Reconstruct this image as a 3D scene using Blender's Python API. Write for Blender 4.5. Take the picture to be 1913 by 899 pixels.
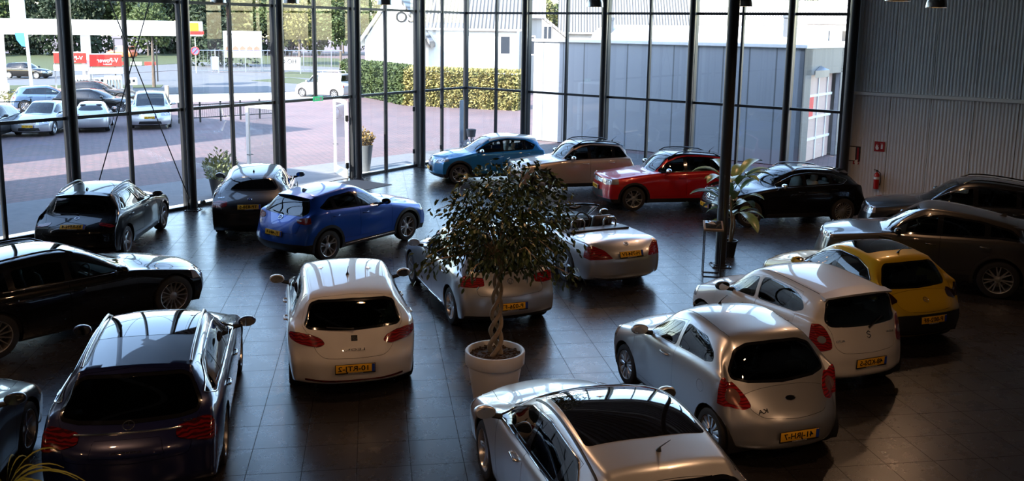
import bpy, bmesh, math, random
import numpy as np
from mathutils import Vector, Matrix
PI = math.pi
R = math.radians
for o in list(bpy.data.objects): bpy.data.objects.remove(o)
SC = bpy.context.scene
COL = SC.collection
random.seed(7)

# ------------------------------------------------------------------ camera
FPX, PX, PY, CAMH = 1690.0, 956.5, 331.0, 5.25
ROLL = 0.0155
PITCH = math.atan2((PY-53.0)*math.cos(ROLL), FPX)
cF = Vector((0, math.cos(PITCH), -math.sin(PITCH)))
cU0 = Vector((0, math.sin(PITCH), math.cos(PITCH)))
cR0 = Vector((1, 0, 0))
cR = cR0*math.cos(ROLL)+cU0*math.sin(ROLL)
cU = -cR0*math.sin(ROLL)+cU0*math.cos(ROLL)
cam_d = bpy.data.cameras.new('camera')
cam = bpy.data.objects.new('camera', cam_d); COL.objects.link(cam)
cam_d.sensor_width = 36.0
cam_d.lens = FPX/1913*36
cam_d.shift_y = -(449.5-PY)/1913
cam_d.clip_end = 600; cam_d.clip_start = .05
mw = Matrix((cR, cU, -cF)).transposed().to_4x4(); mw.translation = Vector((0, 0, CAMH))
cam.matrix_world = mw
SC.camera = cam

# ------------------------------------------------------------------ sky, sun, exposure
SC.view_settings.view_transform = 'Standard'
SC.view_settings.look = 'None'
SC.view_settings.gamma = 1
SC.view_settings.use_curve_mapping = False
SC.view_settings.exposure = 0.62
SUN_AZ, SUN_EL = R(37), R(36)          # travel azimuth of the light (from +Y towards +X)
w = bpy.data.worlds.new('sky'); SC.world = w; w.use_nodes = True
nt = w.node_tree; bg = nt.nodes['Background']
sky = nt.nodes.new('ShaderNodeTexSky'); sky.sky_type = 'NISHITA'; sky.sun_disc = False
sky.sun_elevation = SUN_EL; sky.sun_rotation = SUN_AZ+PI; sky.air_density = 1.2; sky.dust_density = .6
nt.links.new(sky.outputs[0], bg.inputs[0]); bg.inputs[1].default_value = SKY_STRENGTH = 0.75
sd = bpy.data.lights.new('sun', 'SUN'); sd.energy = 13.0; sd.angle = R(.6); sd.color = (1, .93, .82)
sun = bpy.data.objects.new('sun', sd); COL.objects.link(sun)
sdir = Vector((math.sin(SUN_AZ)*math.cos(SUN_EL), math.cos(SUN_AZ)*math.cos(SUN_EL), -math.sin(SUN_EL)))
sun.rotation_euler = sdir.to_track_quat('-Z', 'Y').to_euler()
sun.location = (-20, -20, 30)

# ------------------------------------------------------------------ pixel helpers (1913 x 899)
def pray(px, py):
    return cR*((px-PX)/FPX)+cU*((PY-py)/FPX)+cF
def G(px, py, z=0.0):
    """point of the horizontal plane z seen at a pixel of the photograph"""
    d = pray(px, py); t = (z-CAMH)/d.z
    return Vector((d.x*t, d.y*t, z))
def atdist(px, py, base):
    """height of the point seen at pixel px,py above the ground point base (same distance)"""
    d = pray(px, py); t = math.hypot(base.x, base.y)/math.hypot(d.x, d.y)
    return CAMH+d.z*t

# ------------------------------------------------------------------ materials
MATS = {}
def mat(name, col=(.8, .8, .8), rough=.5, metal=0., coat=0., spec=.5, emit=None, estr=1., trans=0., alpha=1., coat_rough=.03):
    if name in MATS: return MATS[name]
    m = bpy.data.materials.new(name); m.use_nodes = True
    b = m.node_tree.nodes['Principled BSDF']
    b.inputs['Base Color'].default_value = (*col, 1)
    b.inputs['Roughness'].default_value = rough
    b.inputs['Metallic'].default_value = metal
    b.inputs['Coat Weight'].default_value = coat
    b.inputs['Coat Roughness'].default_value = coat_rough
    b.inputs['Specular IOR Level'].default_value = spec
    b.inputs['Transmission Weight'].default_value = trans
    if emit:
        b.inputs['Emission Color'].default_value = (*emit, 1); b.inputs['Emission Strength'].default_value = estr
    MATS[name] = m
    return m
def bsdf(m): return m.node_tree.nodes['Principled BSDF']
def node(m, t, **kw):
    n = m.node_tree.nodes.new(t)
    for k, v in kw.items(): setattr(n, k, v)
    return n
def link(m, a, b): m.node_tree.links.new(a, b)
def ramp(m, fac, stops):
    r = node(m, 'ShaderNodeValToRGB'); e = r.color_ramp.elements
    while len(e) < len(stops): e.new(.5)
    for i, (p, c) in enumerate(stops): e[i].position = p; e[i].color = (*c, 1)
    link(m, fac, r.inputs[0]); return r.outputs[0]
def noise(m, scale, detail=4, vec=None, rough=.5):
    n = node(m, 'ShaderNodeTexNoise'); n.inputs['Scale'].default_value = scale; n.inputs['Detail'].default_value = detail
    n.inputs['Roughness'].default_value = rough
    if vec is not None: link(m, vec, n.inputs['Vector'])
    return n.outputs['Fac']
def objco(m): return node(m, 'ShaderNodeTexCoord').outputs['Object']
def bump(m, h, strength=.3, dist=.01):
    b = node(m, 'ShaderNodeBump'); b.inputs['Strength'].default_value = strength; b.inputs['Distance'].default_value = dist
    link(m, h, b.inputs['Height']); link(m, b.outputs[0], bsdf(m).inputs['Normal'])
def glassmat(name, tint=(.9, .95, .95), gloss=1.0, ior=1.45, rough=0.0):
    """thin sheet of glass: tinted see-through with Fresnel reflection"""
    if name in MATS: return MATS[name]
    m = bpy.data.materials.new(name); m.use_nodes = True; n = m.node_tree.nodes
    n.remove(n['Principled BSDF']); out = n['Material Output']
    t = n.new('ShaderNodeBsdfTransparent'); t.inputs[0].default_value = (*tint, 1)
    g = n.new('ShaderNodeBsdfGlossy'); g.inputs['Roughness'].default_value = rough; g.inputs[0].default_value = (gloss, gloss, gloss, 1)
    ge = n.new('ShaderNodeNewGeometry'); dp = n.new('ShaderNodeVectorMath'); dp.operation = 'DOT_PRODUCT'
    link(m, ge.outputs['Normal'], dp.inputs[0]); link(m, ge.outputs['Incoming'], dp.inputs[1])
    ab = n.new('ShaderNodeMath'); ab.operation = 'ABSOLUTE'; link(m, dp.outputs['Value'], ab.inputs[0])
    om = n.new('ShaderNodeMath'); om.operation = 'SUBTRACT'; om.inputs[0].default_value = 1; link(m, ab.outputs[0], om.inputs[1])
    pw = n.new('ShaderNodeMath'); pw.operation = 'POWER'; link(m, om.outputs[0], pw.inputs[0]); pw.inputs[1].default_value = 4.6
    f = n.new('ShaderNodeMath'); f.operation = 'MULTIPLY_ADD'; f.use_clamp = True; link(m, pw.outputs[0], f.inputs[0]); f.inputs[1].default_value = .92; f.inputs[2].default_value = .075
    mx = n.new('ShaderNodeMixShader')
    link(m, f.outputs[0], mx.inputs[0]); link(m, t.outputs[0], mx.inputs[1]); link(m, g.outputs[0], mx.inputs[2])
    link(m, mx.outputs[0], out.inputs[0]); MATS[name] = m
    return m

# ------------------------------------------------------------------ mesh building
class MB:
    def __init__(s): s.v = []; s.f = []; s.mi = []
    def add(s, vs, fs, mi=0):
        o = len(s.v); s.v += [tuple(p) for p in vs]; s.f += [tuple(i+o for i in f) for f in fs]; s.mi += [mi]*len(fs)
        return s
    def box(s, c, d, rot=0., tilt=None, mi=0):
        hx, hy, hz = d[0]/2, d[1]/2, d[2]/2
        M = Matrix.Rotation(rot, 3, 'Z')
        if tilt is not None: M = M @ tilt
        vs = [M @ Vector((x, y, z))+Vector(c) for x in (-hx, hx) for y in (-hy, hy) for z in (-hz, hz)]
        s.add(vs, [(0, 1, 3, 2), (4, 6, 7, 5), (0, 4, 5, 1), (2, 3, 7, 6), (0, 2, 6, 4), (1, 5, 7, 3)], mi); return s
    def bbox(s, c, d, b=.01, rot=0., mi=0, M=None):
        """box with chamfered edges"""
        hx, hy, hz = d[0]/2, d[1]/2, d[2]/2; b = min(b, hx*.9, hy*.9, hz*.9)
        T = Matrix.Rotation(rot, 3, 'Z') if M is None else M
        bm = bmesh.new(); bmesh.ops.create_cube(bm, size=1)
        for v in bm.verts: v.co = Vector((v.co.x*2*hx, v.co.y*2*hy, v.co.z*2*hz))
        bmesh.ops.bevel(bm, geom=bm.edges[:], offset=b, segments=2, affect='EDGES', profile=.5)
        bm.verts.index_update()
        s.add([T @ v.co+Vector(c) for v in bm.verts], [[v.index for v in f.verts] for f in bm.faces], mi); bm.free(); return s
    def prism(s, pts, z0, z1, mi=0):
        n = len(pts); vs = [(p[0], p[1], z0) for p in pts]+[(p[0], p[1], z1) for p in pts]
        s.add(vs, [tuple(range(n))[::-1], tuple(range(n, 2*n))]+[(i, (i+1) % n, n+(i+1) % n, n+i) for i in range(n)], mi); return s
    def extr(s, pts, vec, mi=0):
        """closed 3-D polygon extruded along vec"""
        n = len(pts); vec = Vector(vec); vs = [Vector(p) for p in pts]+[Vector(p)+vec for p in pts]
        s.add(vs, [tuple(range(n))[::-1], tuple(range(n, 2*n))]+[(i, (i+1) % n, n+(i+1) % n, n+i) for i in range(n)], mi); return s
    def lathe(s, prof, c=(0, 0, 0), n=24, axis='Z', mi=0, close=False):
        vs = []; c = Vector(c)
        for i in range(n):
            a = 2*PI*i/n; ca, sa = math.cos(a), math.sin(a)
            for r, h in prof:
                if axis == 'Z': vs.append(c+Vector((r*ca, r*sa, h)))
                elif axis == 'Y': vs.append(c+Vector((r*ca, h, -r*sa)))
                else: vs.append(c+Vector((h, r*ca, r*sa)))
        k = len(prof); fs = []
        for i in range(n):
            j = (i+1) % n
            for q in range(k-1): fs.append((i*k+q, j*k+q, j*k+q+1, i*k+q+1))
        s.add(vs, fs, mi)
        return s
    def tube(s, path, r, n=8, mi=0, caps=True):
        path = [Vector(p) for p in path]; rs = r if isinstance(r, (list, tuple)) else [r]*len(path)
        vs = []; prev = None
        for i, p in enumerate(path):
            t = (path[min(i+1, len(path)-1)]-path[max(i-1, 0)]).normalized()
            if prev is None:
                u = t.cross(Vector((0, 0, 1)))
                if u.length < 1e-3: u = t.cross(Vector((0, 1, 0)))
            else: u = prev-t*prev.dot(t)
            u.normalize(); prev = u; v = t.cross(u)
            for k in range(n):
                a = 2*PI*k/n; vs.append(p+(u*math.cos(a)+v*math.sin(a))*rs[i])
        fs = []
        for i in range(len(path)-1):
            for k in range(n):
                k2 = (k+1) % n; fs.append((i*n+k, i*n+k2, (i+1)*n+k2, (i+1)*n+k))
        if caps: fs += [tuple(range(n))[::-1], tuple(range((len(path)-1)*n, len(path)*n))]
        s.add(vs, fs, mi); return s
    def mesh(s, name, smooth=None):
        me = bpy.data.meshes.new(name); me.from_pydata([tuple(p) for p in s.v], [], s.f)
        me.polygons.foreach_set('material_index', s.mi)
        if smooth is not None:
            me.polygons.foreach_set('use_smooth', [True]*len(me.polygons))
            if smooth < 180: me.set_sharp_from_angle(angle=R(smooth))
        me.update()
        return me
    def build(s, name, m, parent=None, smooth=35, loc=None, rotz=0):
        me = s.mesh(name, smooth)
        return mobj(name, me, m, parent, loc, rotz)
def mobj(name, me, m, parent=None, loc=None, rotz=0):
    for x in (m if isinstance(m, (list, tuple)) else [m]): me.materials.append(x)
    o = bpy.data.objects.new(name, me); COL.objects.link(o)
    if parent is not None: o.parent = parent
    if loc is not None: o.location = loc
    if rotz: o.rotation_euler.z = rotz
    return o
def tag(o, label=None, cat=None, group=None, kind=None):
    if label: o['label'] = label
    if cat: o['category'] = cat
    if group: o['group'] = group
    if kind: o['kind'] = kind
    return o
def thing(name, label, cat, loc=(0, 0, 0), rotz=0, group=None):
    o = bpy.data.objects.new(name, None); COL.objects.link(o); o.empty_display_size = .2
    o.location = loc; o.rotation_euler = (0, 0, rotz)
    return tag(o, label, cat, group)
def copy_tree(o, parent=None):
    c = o.copy(); COL.objects.link(c); c.parent = parent
    for ch in o.children: copy_tree(ch, c)
    return c
def text_mesh(body, size=1., depth=0.002, mirror=True, bold=False, space=1.0):
    """lettering as a mesh in its own XY plane, centred; mirrored like everything readable in the photograph"""
    cu = bpy.data.curves.new('lettering', 'FONT'); cu.body = body; cu.size = size; cu.extrude = depth/2
    cu.align_x = 'CENTER'; cu.align_y = 'CENTER'; cu.resolution_u = 3; cu.space_character = space
    if bold: cu.offset = size*.012
    o = bpy.data.objects.new('lettering', cu); COL.objects.link(o)
    dg = bpy.context.evaluated_depsgraph_get(); dg.update()
    me = bpy.data.meshes.new_from_object(o.evaluated_get(dg)); bpy.data.objects.remove(o)
    me.materials.clear()
    if mirror:
        me.transform(Matrix.Scale(-1, 4, (1, 0, 0))); me.flip_normals()
    return me
def place_text(name, body, size, m, parent, origin, ux, uy, mirror=True, bold=False, depth=.002, width=None, space=1.0):
    """text laid out with its unmirrored reading direction along ux and up along uy"""
    me = text_mesh(body, size, depth, mirror, bold, space)
    ux = Vector(ux).normalized(); uy = Vector(uy).normalized(); n = ux.cross(uy)
    if width:
        xs = [v.co.x for v in me.vertices]; k = width/max(1e-6, (max(xs)-min(xs)))
        me.transform(Matrix.Scale(k, 4, (1, 0, 0)))
    T = Matrix((ux, uy, n)).transposed().to_4x4(); T.translation = Vector(origin)
    me.transform(T)
    return mobj(name, me, m, parent)
# ================================================================== car builder
M_TYRE = mat('tyre_rubber', (.012, .012, .013), .75)
M_BLACK = mat('black_trim', (.010, .010, .011), .45)
M_GBLACK = mat('gloss_black_trim', (.006, .006, .007), .12, coat=.5)
M_CHROME = mat('chrome', (.75, .76, .78), .12, metal=1.)
M_ALLOY = mat('silver_alloy', (.55, .56, .58), .28, metal=.9)
M_DALLOY = mat('dark_alloy', (.08, .08, .085), .3, metal=.8)
M_GLASS = glassmat('car_glass', (.42, .47, .46), .95, 1.5)
M_DGLASS = glassmat('privacy_glass', (.05, .055, .06), .95, 1.5)
M_HATCHGLASS = glassmat('hatch_glass', (.10, .115, .12), .95, 1.5)
M_INT = mat('cabin_trim', (.018, .018, .02), .7)
M_SEAT = mat('seat_fabric_dark', (.03, .03, .033), .8)
M_SEATL = mat('seat_leather_light', (.42, .40, .37), .6)
M_RED = mat('red_lens', (.26, .006, .008), .18, coat=1.)
M_DRED = mat('smoked_red_lens', (.10, .004, .006), .15, coat=1.)
for m_, c1, c2 in ((M_RED, (.11, .003, .004), (.30, .007, .009)), (M_DRED, (.03, .002, .003), (.12, .004, .006))):
    w1 = node(m_, 'ShaderNodeTexWave', wave_type='BANDS', bands_direction='Z'); w1.inputs['Scale'].default_value = 9; w1.inputs['Distortion'].default_value = 7; w1.inputs['Detail'].default_value = 1
    link(m_, objco(m_), w1.inputs['Vector']); link(m_, ramp(m_, w1.outputs['Fac'], [(.25, c1), (.7, c2)]), bsdf(m_).inputs['Base Color'])
M_CLEAR = mat('clear_lens', (.36, .37, .40), .15, metal=.5, coat=1.)
M_AMBER = mat('amber_lens', (.6, .2, .02), .2, coat=.6)
M_PLATE = mat('yellow_plate', (.86, .46, .02), .4)
M_PBLUE = mat('plate_blue', (.01, .05, .35), .4)
M_WHITE = mat('white_print', (.8, .8, .8), .5)
M_MIRG = mat('mirror_glass', (.75, .78, .8), .04, metal=1.)
def paint(name, col, metal=0., rough=.35, coat=1.):
    return mat(name, col, rough, metal=metal, coat=coat, coat_rough=.02)

def lerp(a, b, t): return a+(b-a)*t
def mixp(A, B, t): return [tuple(lerp(a[k], b[k], t) for k in range(3)) for a, b in zip(A, B)]
def interp(x, pts):
    pts = sorted(pts)
    if x <= pts[0][0]: return pts[0][1]
    for (x0, y0), (x1, y1) in zip(pts, pts[1:]):
        if x <= x1: return y0+(y1-y0)*(x-x0)/(x1-x0+1e-9)
    return pts[-1][1]
def rounded(poly, r=.05, n=3):
    out = []; N = len(poly)
    for i in range(N):
        p0, p, p1 = Vector(poly[i-1]), Vector(poly[i]), Vector(poly[(i+1) % N])
        a = p0-p; b = p1-p; la, lb = a.length, b.length
        rr = min(r, la*.45, lb*.45)
        if rr < .006 or a.angle(b) > R(165): out.append(tuple(p)); continue
        A = p+a/la*rr; B = p+b/lb*rr
        for k in range(n+1):
            t = k/n; out.append(tuple(A*(1-t)**2+p*2*t*(1-t)+B*t*t))
    return out
def inset(poly, d):
    N = len(poly); P = [Vector(p) for p in poly]
    area = sum(P[i].x*P[(i+1) % N].y-P[(i+1) % N].x*P[i].y for i in range(N))
    s = 1 if area > 0 else -1; out = []
    for i in range(N):
        a = (P[i]-P[i-1]); b = (P[(i+1) % N]-P[i])
        if a.length < 1e-6 or b.length < 1e-6: out.append(tuple(P[i])); continue
        a.normalize(); b.normalize()
        n = Vector((-a.y-b.y, a.x+b.x))*s
        if n.length < 1e-6: n = Vector((-a.y, a.x))*s
        n.normalize(); c = max(.45, abs(n.dot(Vector((-a.y, a.x)))))
        out.append(tuple(P[i]+n*d/c))
    return out
def inside(p, poly):
    x, y = p; c = False; n = len(poly); j = n-1
    for i in range(n):
        xi, yi = poly[i]; xj, yj = poly[j]
        if (yi > y) != (yj > y) and x < (xj-xi)*(y-yi)/(yj-yi)+xi: c = not c
        j = i
    return c
AX = {'y': (0, 2), 'x': (1, 2), 'z': (0, 1)}          # projection axis -> the two coordinates of its polygon

class Car: pass

def car_shell(S):
    """smooth closed body surface from stations; returns (verts, quads, creases, guide lines)"""
    w = S['W']/2; a = S['WB']/2; xf = a+S['fo']; xe = -(S['L']-xf)
    zs = S.get('zs', .20); zn, xc, zc = S['zn'], S['xc'], S['zc']
    xw, zw, xr, zr, xb, zb = S['xw'], S['zw'], S['xr'], S['zr'], S['xb'], S['zb']
    bf, br = S['bf'], S['br']; wr = S['wr']; Hh = S['H']; xp = S.get('xp', xw-.35)
    kf, kr = S.get('kf', .26), S.get('kr', .20); wf = S.get('wf', .93); wre = S.get('we', .93)
    belt = [(xf, zn-.10), (a, (zn+bf)/2-.03), (xc-.12, bf), (xr, br), (xe, S.get('be', br-.02))]
    flare = S.get('flare', .012); tuck = S.get('tuck', 0.)
    CY = [0, .30, .56, .76, .91, 1.]
    def side(x, wx, dzb=0):
        zbel = interp(x, belt)+dzb; zm = .54
        fl = flare*(max(0, 1-abs(x-a)/.45)+max(0, 1-abs(x+a)/.45))
        return [(x, 0, zs-.02), (x, .30*wx, zs-.02), (x, .56*wx, zs-.02), (x, .76*wx, zs-.02), (x, .88*wx, zs-.01), (x, .95*wx-tuck+fl, zs+.01),
                (x, .985*wx-tuck*.3+fl, .36+zs*.1), (x, wx+fl, lerp(.36, zbel, .45)), (x, .985*wx+fl*.5, zbel-.10), (x, .925*wx, zbel)]
    def hood(x, wx, xt, zt, ya=.66):
        s = side(x, wx); zbel = s[9][2]; zt_ = zt
        for k, fr in ((10, .80), (11, ya), (12, .48), (13, .25), (14, 0)):
            u = fr; cr = S.get('crown', .045)
            z = max(zt_-cr*(u/.66)**2*.9, zbel-.0) if k > 11 else lerp(zbel, zt_-cr*.9, (.925-u)/(.925-ya))
            s.append((lerp(x, xt, (.925-u)/.925), u*wx, z))
        return s
    def cabin(x, wx, xt, zt, wrr, zrl=None, xrl=None):
        s = side(x, wx); zbel = s[9][2]; zrl = zt-S.get('rd', .085) if zrl is None else zrl; xrl = xt-.02 if xrl is None else xrl
        s.append((lerp(x, xrl, .5), lerp(.925*wx, wrr, .5)+.018, lerp(zbel, zrl, .5)))
        s.append((xrl, wrr, zrl)); s.append((lerp(xrl, xt, .4), wrr*.84, lerp(zrl, zt, .62)))
        s.append((lerp(xrl, xt, .8), wrr*.45, lerp(zrl, zt, .93))); s.append((xt, 0, zt)); return s
    st = []
    # --- nose cap ring
    def capring(xtop, ztop, xrows, zrows, k, wc, sgn, crown, xbot, zbot, pw=2.6, kt=None):
        kt = k if kt is None else kt
        def X(x, u): return x-sgn*k*u**pw
        ring = [(X(xbot, u), u*wc, zbot) for u in CY]
        ring += [(X(xrows[i], 1.), wc*(1.0+[.0, .012, .0][i]), zrows[i]) for i in range(3)]
        ring += [(xtop-sgn*kt*u**pw, u*wc*.97, ztop-crown*u*u) for u in CY[::-1]]
        inner = [[(X(xrows[i], u), u*wc, zrows[i]+([0, 0, 0][i])) for u in CY[:5]] for i in range(3)]
        return ring, inner
    fz = S.get('fz', (.36, .50, .62)); fx = S.get('fx', (.0, -.005, -.04)); rz = S.get('rz', (.38, .60, .80)); rx = S.get('rx', (0., .0, .09))
    nose, nin = capring(xf-S.get('nl', .13), zn, [xf+q for q in fx], fz, kf, w*wf, 1, .06, xf-.08, zs+.02)
    st.append(nose)
    def zh(x):
        u = (xf-.1-x)/(xf-.1-xc); u = min(max(u, 0), 1); return zn+(zc-zn)*math.sin(u*PI/2)**.9
    x1 = xf-.34 if S['fo'] > .7 else xf-.28
    st.append(hood(x1-.04, w*.975, x1+.06, zh(x1+.06), .60))
    st.append(hood(a+.02, w*.99, a+.10, zh(a+.10), .62))
    xcs = min(xc-.14, a-.30)
    cw = hood(xcs, w*.99, xc, zc, S.get('ya', .69)); 
    if xc-.0 < a-.45: st.append(hood((a+xcs)/2, w*.99, (a+.1+xc)/2, zh((a+.1+xc)/2), .655))
    cwi = len(st); st.append(cw)
    if not S.get('open'):
        T = cabin(xw-.10, w, xw, zw, wr, xrl=xw-.06)
        Mm = mixp(cw, T, .5); Mm = [(p[0]+(.0 if i > 10 else 0), p[1]+(.006 if i in (10, 11) else 0), p[2]+(.018 if i >= 11 else .0)) for i, p in enumerate(Mm)]
        sd_ = side(Mm[0][0], w); Mm[:10] = sd_
        st.append(Mm); st.append(T)
        st.append(cabin(xp, w, xp, Hh, wr+.005))
        xm = (xp+xr)/2; zm_ = S.get('zm', lerp(Hh, zr, .35)); st.append(cabin(lerp(xp, -a*.75, .6), w, xm, zm_, wr-.0))
        xcor = xe+kr; xrs = S.get('xrs', max(-a-.10, xcor+.30))
        RR = cabin(xrs, w*.99, xr, zr, wr*S.get('wrr', .93), xrl=S.get('xrl', xr+.05), zrl=zr-S.get('rdr', .075)); st.append(RR)
    else:
        # open car: the deck stays at belt height
        for xx in (a-1.0, a-1.5, -a*.55):
            zt = interp(xx, belt)+.015
            s = side(xx, w)
            for fr in (.82, .70, .48, .25, 0): s.append((xx, fr*w, zt))
            st.append(s)
        RR = side(S['xrs'], w*.99)
        for fr in (.84, .70, .48, .25, 0): RR.append((lerp(S['xrs'], xr, 1-fr), fr*w, lerp(RR[9][2], zr, 1-fr**2)))
        st.append(RR)
    cap, rin = capring(xe+(xb-xe), zb, [xe+q for q in rx], rz, kr, w*wre, -1, S.get('bc', .045), xe+.10, zs+.04, S.get('pr', 2.8), max(.03, min(kr, xe+kr+.08-xb)))
    yb = S.get('yb', .80)
    cap = [(p[0], p[1], p[2]) for p in cap]
    MBr = mixp(RR, cap, S.get('mb', .5))
    sx = lerp(RR[0][0], xe+kr, .55)
    sd2 = side(sx, w*.97); sd2[9] = (sd2[9][0], sd2[9][1], lerp(sd2[9][2], cap[9][2], .4)); MBr[:10] = sd2
    MBr = [(p[0]-S.get('bb', .02), p[1], p[2]+S.get('bbz', .025)) if i >= 11 else p for i, p in enumerate(MBr)]
    if S.get('mid2') is not None:                     # stepped tail: an explicit extra row, e.g. at the foot of a sloping rear glass
        x2, z2, w2 = S['mid2']; s = side(lerp(xrs if not S.get('open') else S['xrs'], xe, .35), w*.985)
        for fr in (.85, w2, w2*.74, w2*.4, 0): s.append((x2+.05*fr, fr*w, z2-.05*fr*fr))
        MBr = s
    st.append(MBr); st.append(cap)
    # --- mesh
    V = []; F = []; CR = {}
    def full(r): return list(r)+[(p[0], -p[1], p[2]) for p in r[13:0:-1]]
    n = 28
    for r in st: V += full(r)
    for i in range(len(st)-1):
        for j in range(n):
            j2 = (j+1) % n; F.append((i*n+j, (i+1)*n+j, (i+1)*n+j2, i*n+j2))
    def capfill(si, inner, flip):
        base = si*n; idx = {}
        for c in range(-5, 6):
            k = abs(c)
            for row in range(5):
                if row == 0: q = k; id_ = base+(q if c >= 0 else (n-q) % n)
                elif row == 4: q = 14-k; id_ = base+(q if c >= 0 else n-q)
                elif k == 5: q = 5+row; id_ = base+(q if c >= 0 else n-q)
                else:
                    p = inner[row-1][k]; V.append((p[0], p[1] if c >= 0 else -p[1], p[2])); id_ = len(V)-1
                idx[c, row] = id_
        for c in range(-5, 5):
            for row in range(4):
                q = (idx[c, row], idx[c+1, row], idx[c+1, row+1], idx[c, row+1]); F.append(q if not flip else q[::-1])
        return idx
    capfill(0, nin, False); ridx = capfill(len(st)-1, rin, True)
    def cr(i0, js, val, i1=None):
        for j in js:
            if i1 is None: CR[(i0*n+j, i0*n+(j+1) % n)] = val
            else: CR[(i0*n+j, i1*n+j)] = val
    for i in range(len(st)-1):
        cr(i, (5, n-5), .45, i+1)
        if i < cwi: cr(i, (9, n-9), .25, i+1)
        else: cr(i, (9, n-9), .35, i+1)
    last = len(st)-1
    top = list(range(9, 19))
    cr(last, top, S.get('bcr', .25)); cr(last-2, [j for j in top if 10 < j < 17], S.get('rcr', .5))
    cr(0, top, .35)
    for c in range(-5, 5): CR[(ridx[c, 2], ridx[c+1, 2])] = .3
    for c in range(-5, 5): CR[(ridx[c, 0], ridx[c+1, 0])] = .5
    guides = dict(belt=belt, rail=sorted([(r[11][0], r[11][2]) for r in st[cwi:]]), beltpts=sorted([(r[9][0], r[9][2]) for r in st]), cowl=st[cwi], xf=xf, xe=xe, a=a, w=w)
    return V, F, CR, guides

def subdivided(V, F, CR, level):
    def ev(Vc, lev, want_faces):
        me = bpy.data.meshes.new('cage'); me.from_pydata(Vc, [], F); me.update()
        at = me.attributes.new('crease_edge', 'FLOAT', 'EDGE')
        key = {tuple(sorted(e.vertices)): e.index for e in me.edges}
        for k, v in CR.items():
            q = key.get(tuple(sorted(k)))
            if q is not None: at.data[q].value = v
        o = bpy.data.objects.new('cage', me); COL.objects.link(o)
        md = o.modifiers.new('s', 'SUBSURF'); md.levels = lev; md.render_levels = lev; md.use_limit_surface = False
        dg = bpy.context.evaluated_depsgraph_get(); dg.update(); r = bpy.data.meshes.new_from_object(o.evaluated_get(dg))
        bpy.data.objects.remove(o); bpy.data.meshes.remove(me); return r
    tgt = np.array(V); cur = tgt.copy()
    for it in range(3):
        m = ev([tuple(p) for p in cur], 2, False)
        co = np.zeros(len(m.vertices)*3); m.vertices.foreach_get('co', co); co = co.reshape(-1, 3)[:len(V)]
        cur += (tgt-co)*.75; bpy.data.meshes.remove(m)
    return ev([tuple(p) for p in cur], level, True)

def cut_region(bm, lay, rid, axis, poly, bounds=(), src=(0,)):
    """cut the surface exactly along poly (seen along axis) and give the faces inside the id rid"""
    i0, i1 = AX[axis]; P = [tuple(p) for p in poly]
    mn = (min(p[0] for p in P), min(p[1] for p in P)); mx = (max(p[0] for p in P), max(p[1] for p in P)); e = .16
    def ok(c, m=0.):
        for (ax, sg, val) in bounds:
            q = abs(c[1]) if ax == 'Y' else c['xyz'.index(ax)]
            if sg*(q-val) < -m: return False
        return True
    cand = []
    for f in bm.faces:
        if f[lay] in src:
            c = f.calc_center_median()
            if mn[0]-e < c[i0] < mx[0]+e and mn[1]-e < c[i1] < mx[1]+e and ok(c, e): cand.append(f)
    def bis(co, no, fs):
        g = set(); 
        for f in fs:
            g.add(f); g.update(f.edges); g.update(f.verts)
        r = bmesh.ops.bisect_plane(bm, geom=list(g), dist=1e-4, plane_co=co, plane_no=no)
        return [x for x in r['geom'] if isinstance(x, bmesh.types.BMFace)]
    N = len(P); third = ({0, 1, 2}-{i0, i1}).pop()
    for k in range(N):
        p, q = P[k], P[(k+1) % N]
        dx, dy = q[0]-p[0], q[1]-p[1]
        if math.hypot(dx, dy) < 1e-5: continue
        x0, x1 = min(p[0], q[0])-1e-3, max(p[0], q[0])+1e-3; y0, y1 = min(p[1], q[1])-1e-3, max(p[1], q[1])+1e-3
        near, rest = [], []
        for f in cand:
            vx = [v.co[i0] for v in f.verts]; vy = [v.co[i1] for v in f.verts]
            (near if (max(vx) > x0 and min(vx) < x1 and max(vy) > y0 and min(vy) < y1) else rest).append(f)
        if not near: continue
        co = [0, 0, 0]; no = [0, 0, 0]; co[i0], co[i1] = p; no[i0], no[i1] = -dy, dx
        l = math.hypot(dx, dy); no = [v/l for v in no]
        cand = rest+bis(co, no, near)
    for (ax, sg, val) in bounds:
        for s in ((1, -1) if ax == 'Y' else (1,)):
            k = 1 if ax == 'Y' else 'xyz'.index(ax)
            co = [0, 0, 0]; no = [0, 0, 0]; co[k] = val*s; no[k] = 1
            near = [f for f in cand if min(v.co[k] for v in f.verts) < val*s < max(v.co[k] for v in f.verts) and mn[0]-.01 < f.calc_center_median()[i0] < mx[0]+.01]
            if near:
                ns = set(near); rest = [f for f in cand if f not in ns]; cand = rest+bis(co, no, near)
    got = []
    for f in cand:
        if not f.is_valid or f[lay] not in src: continue
        c = f.calc_center_median()
        if ok(c) and inside((c[i0], c[i1]), P): f[lay] = rid; got.append(f)
    return got

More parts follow.
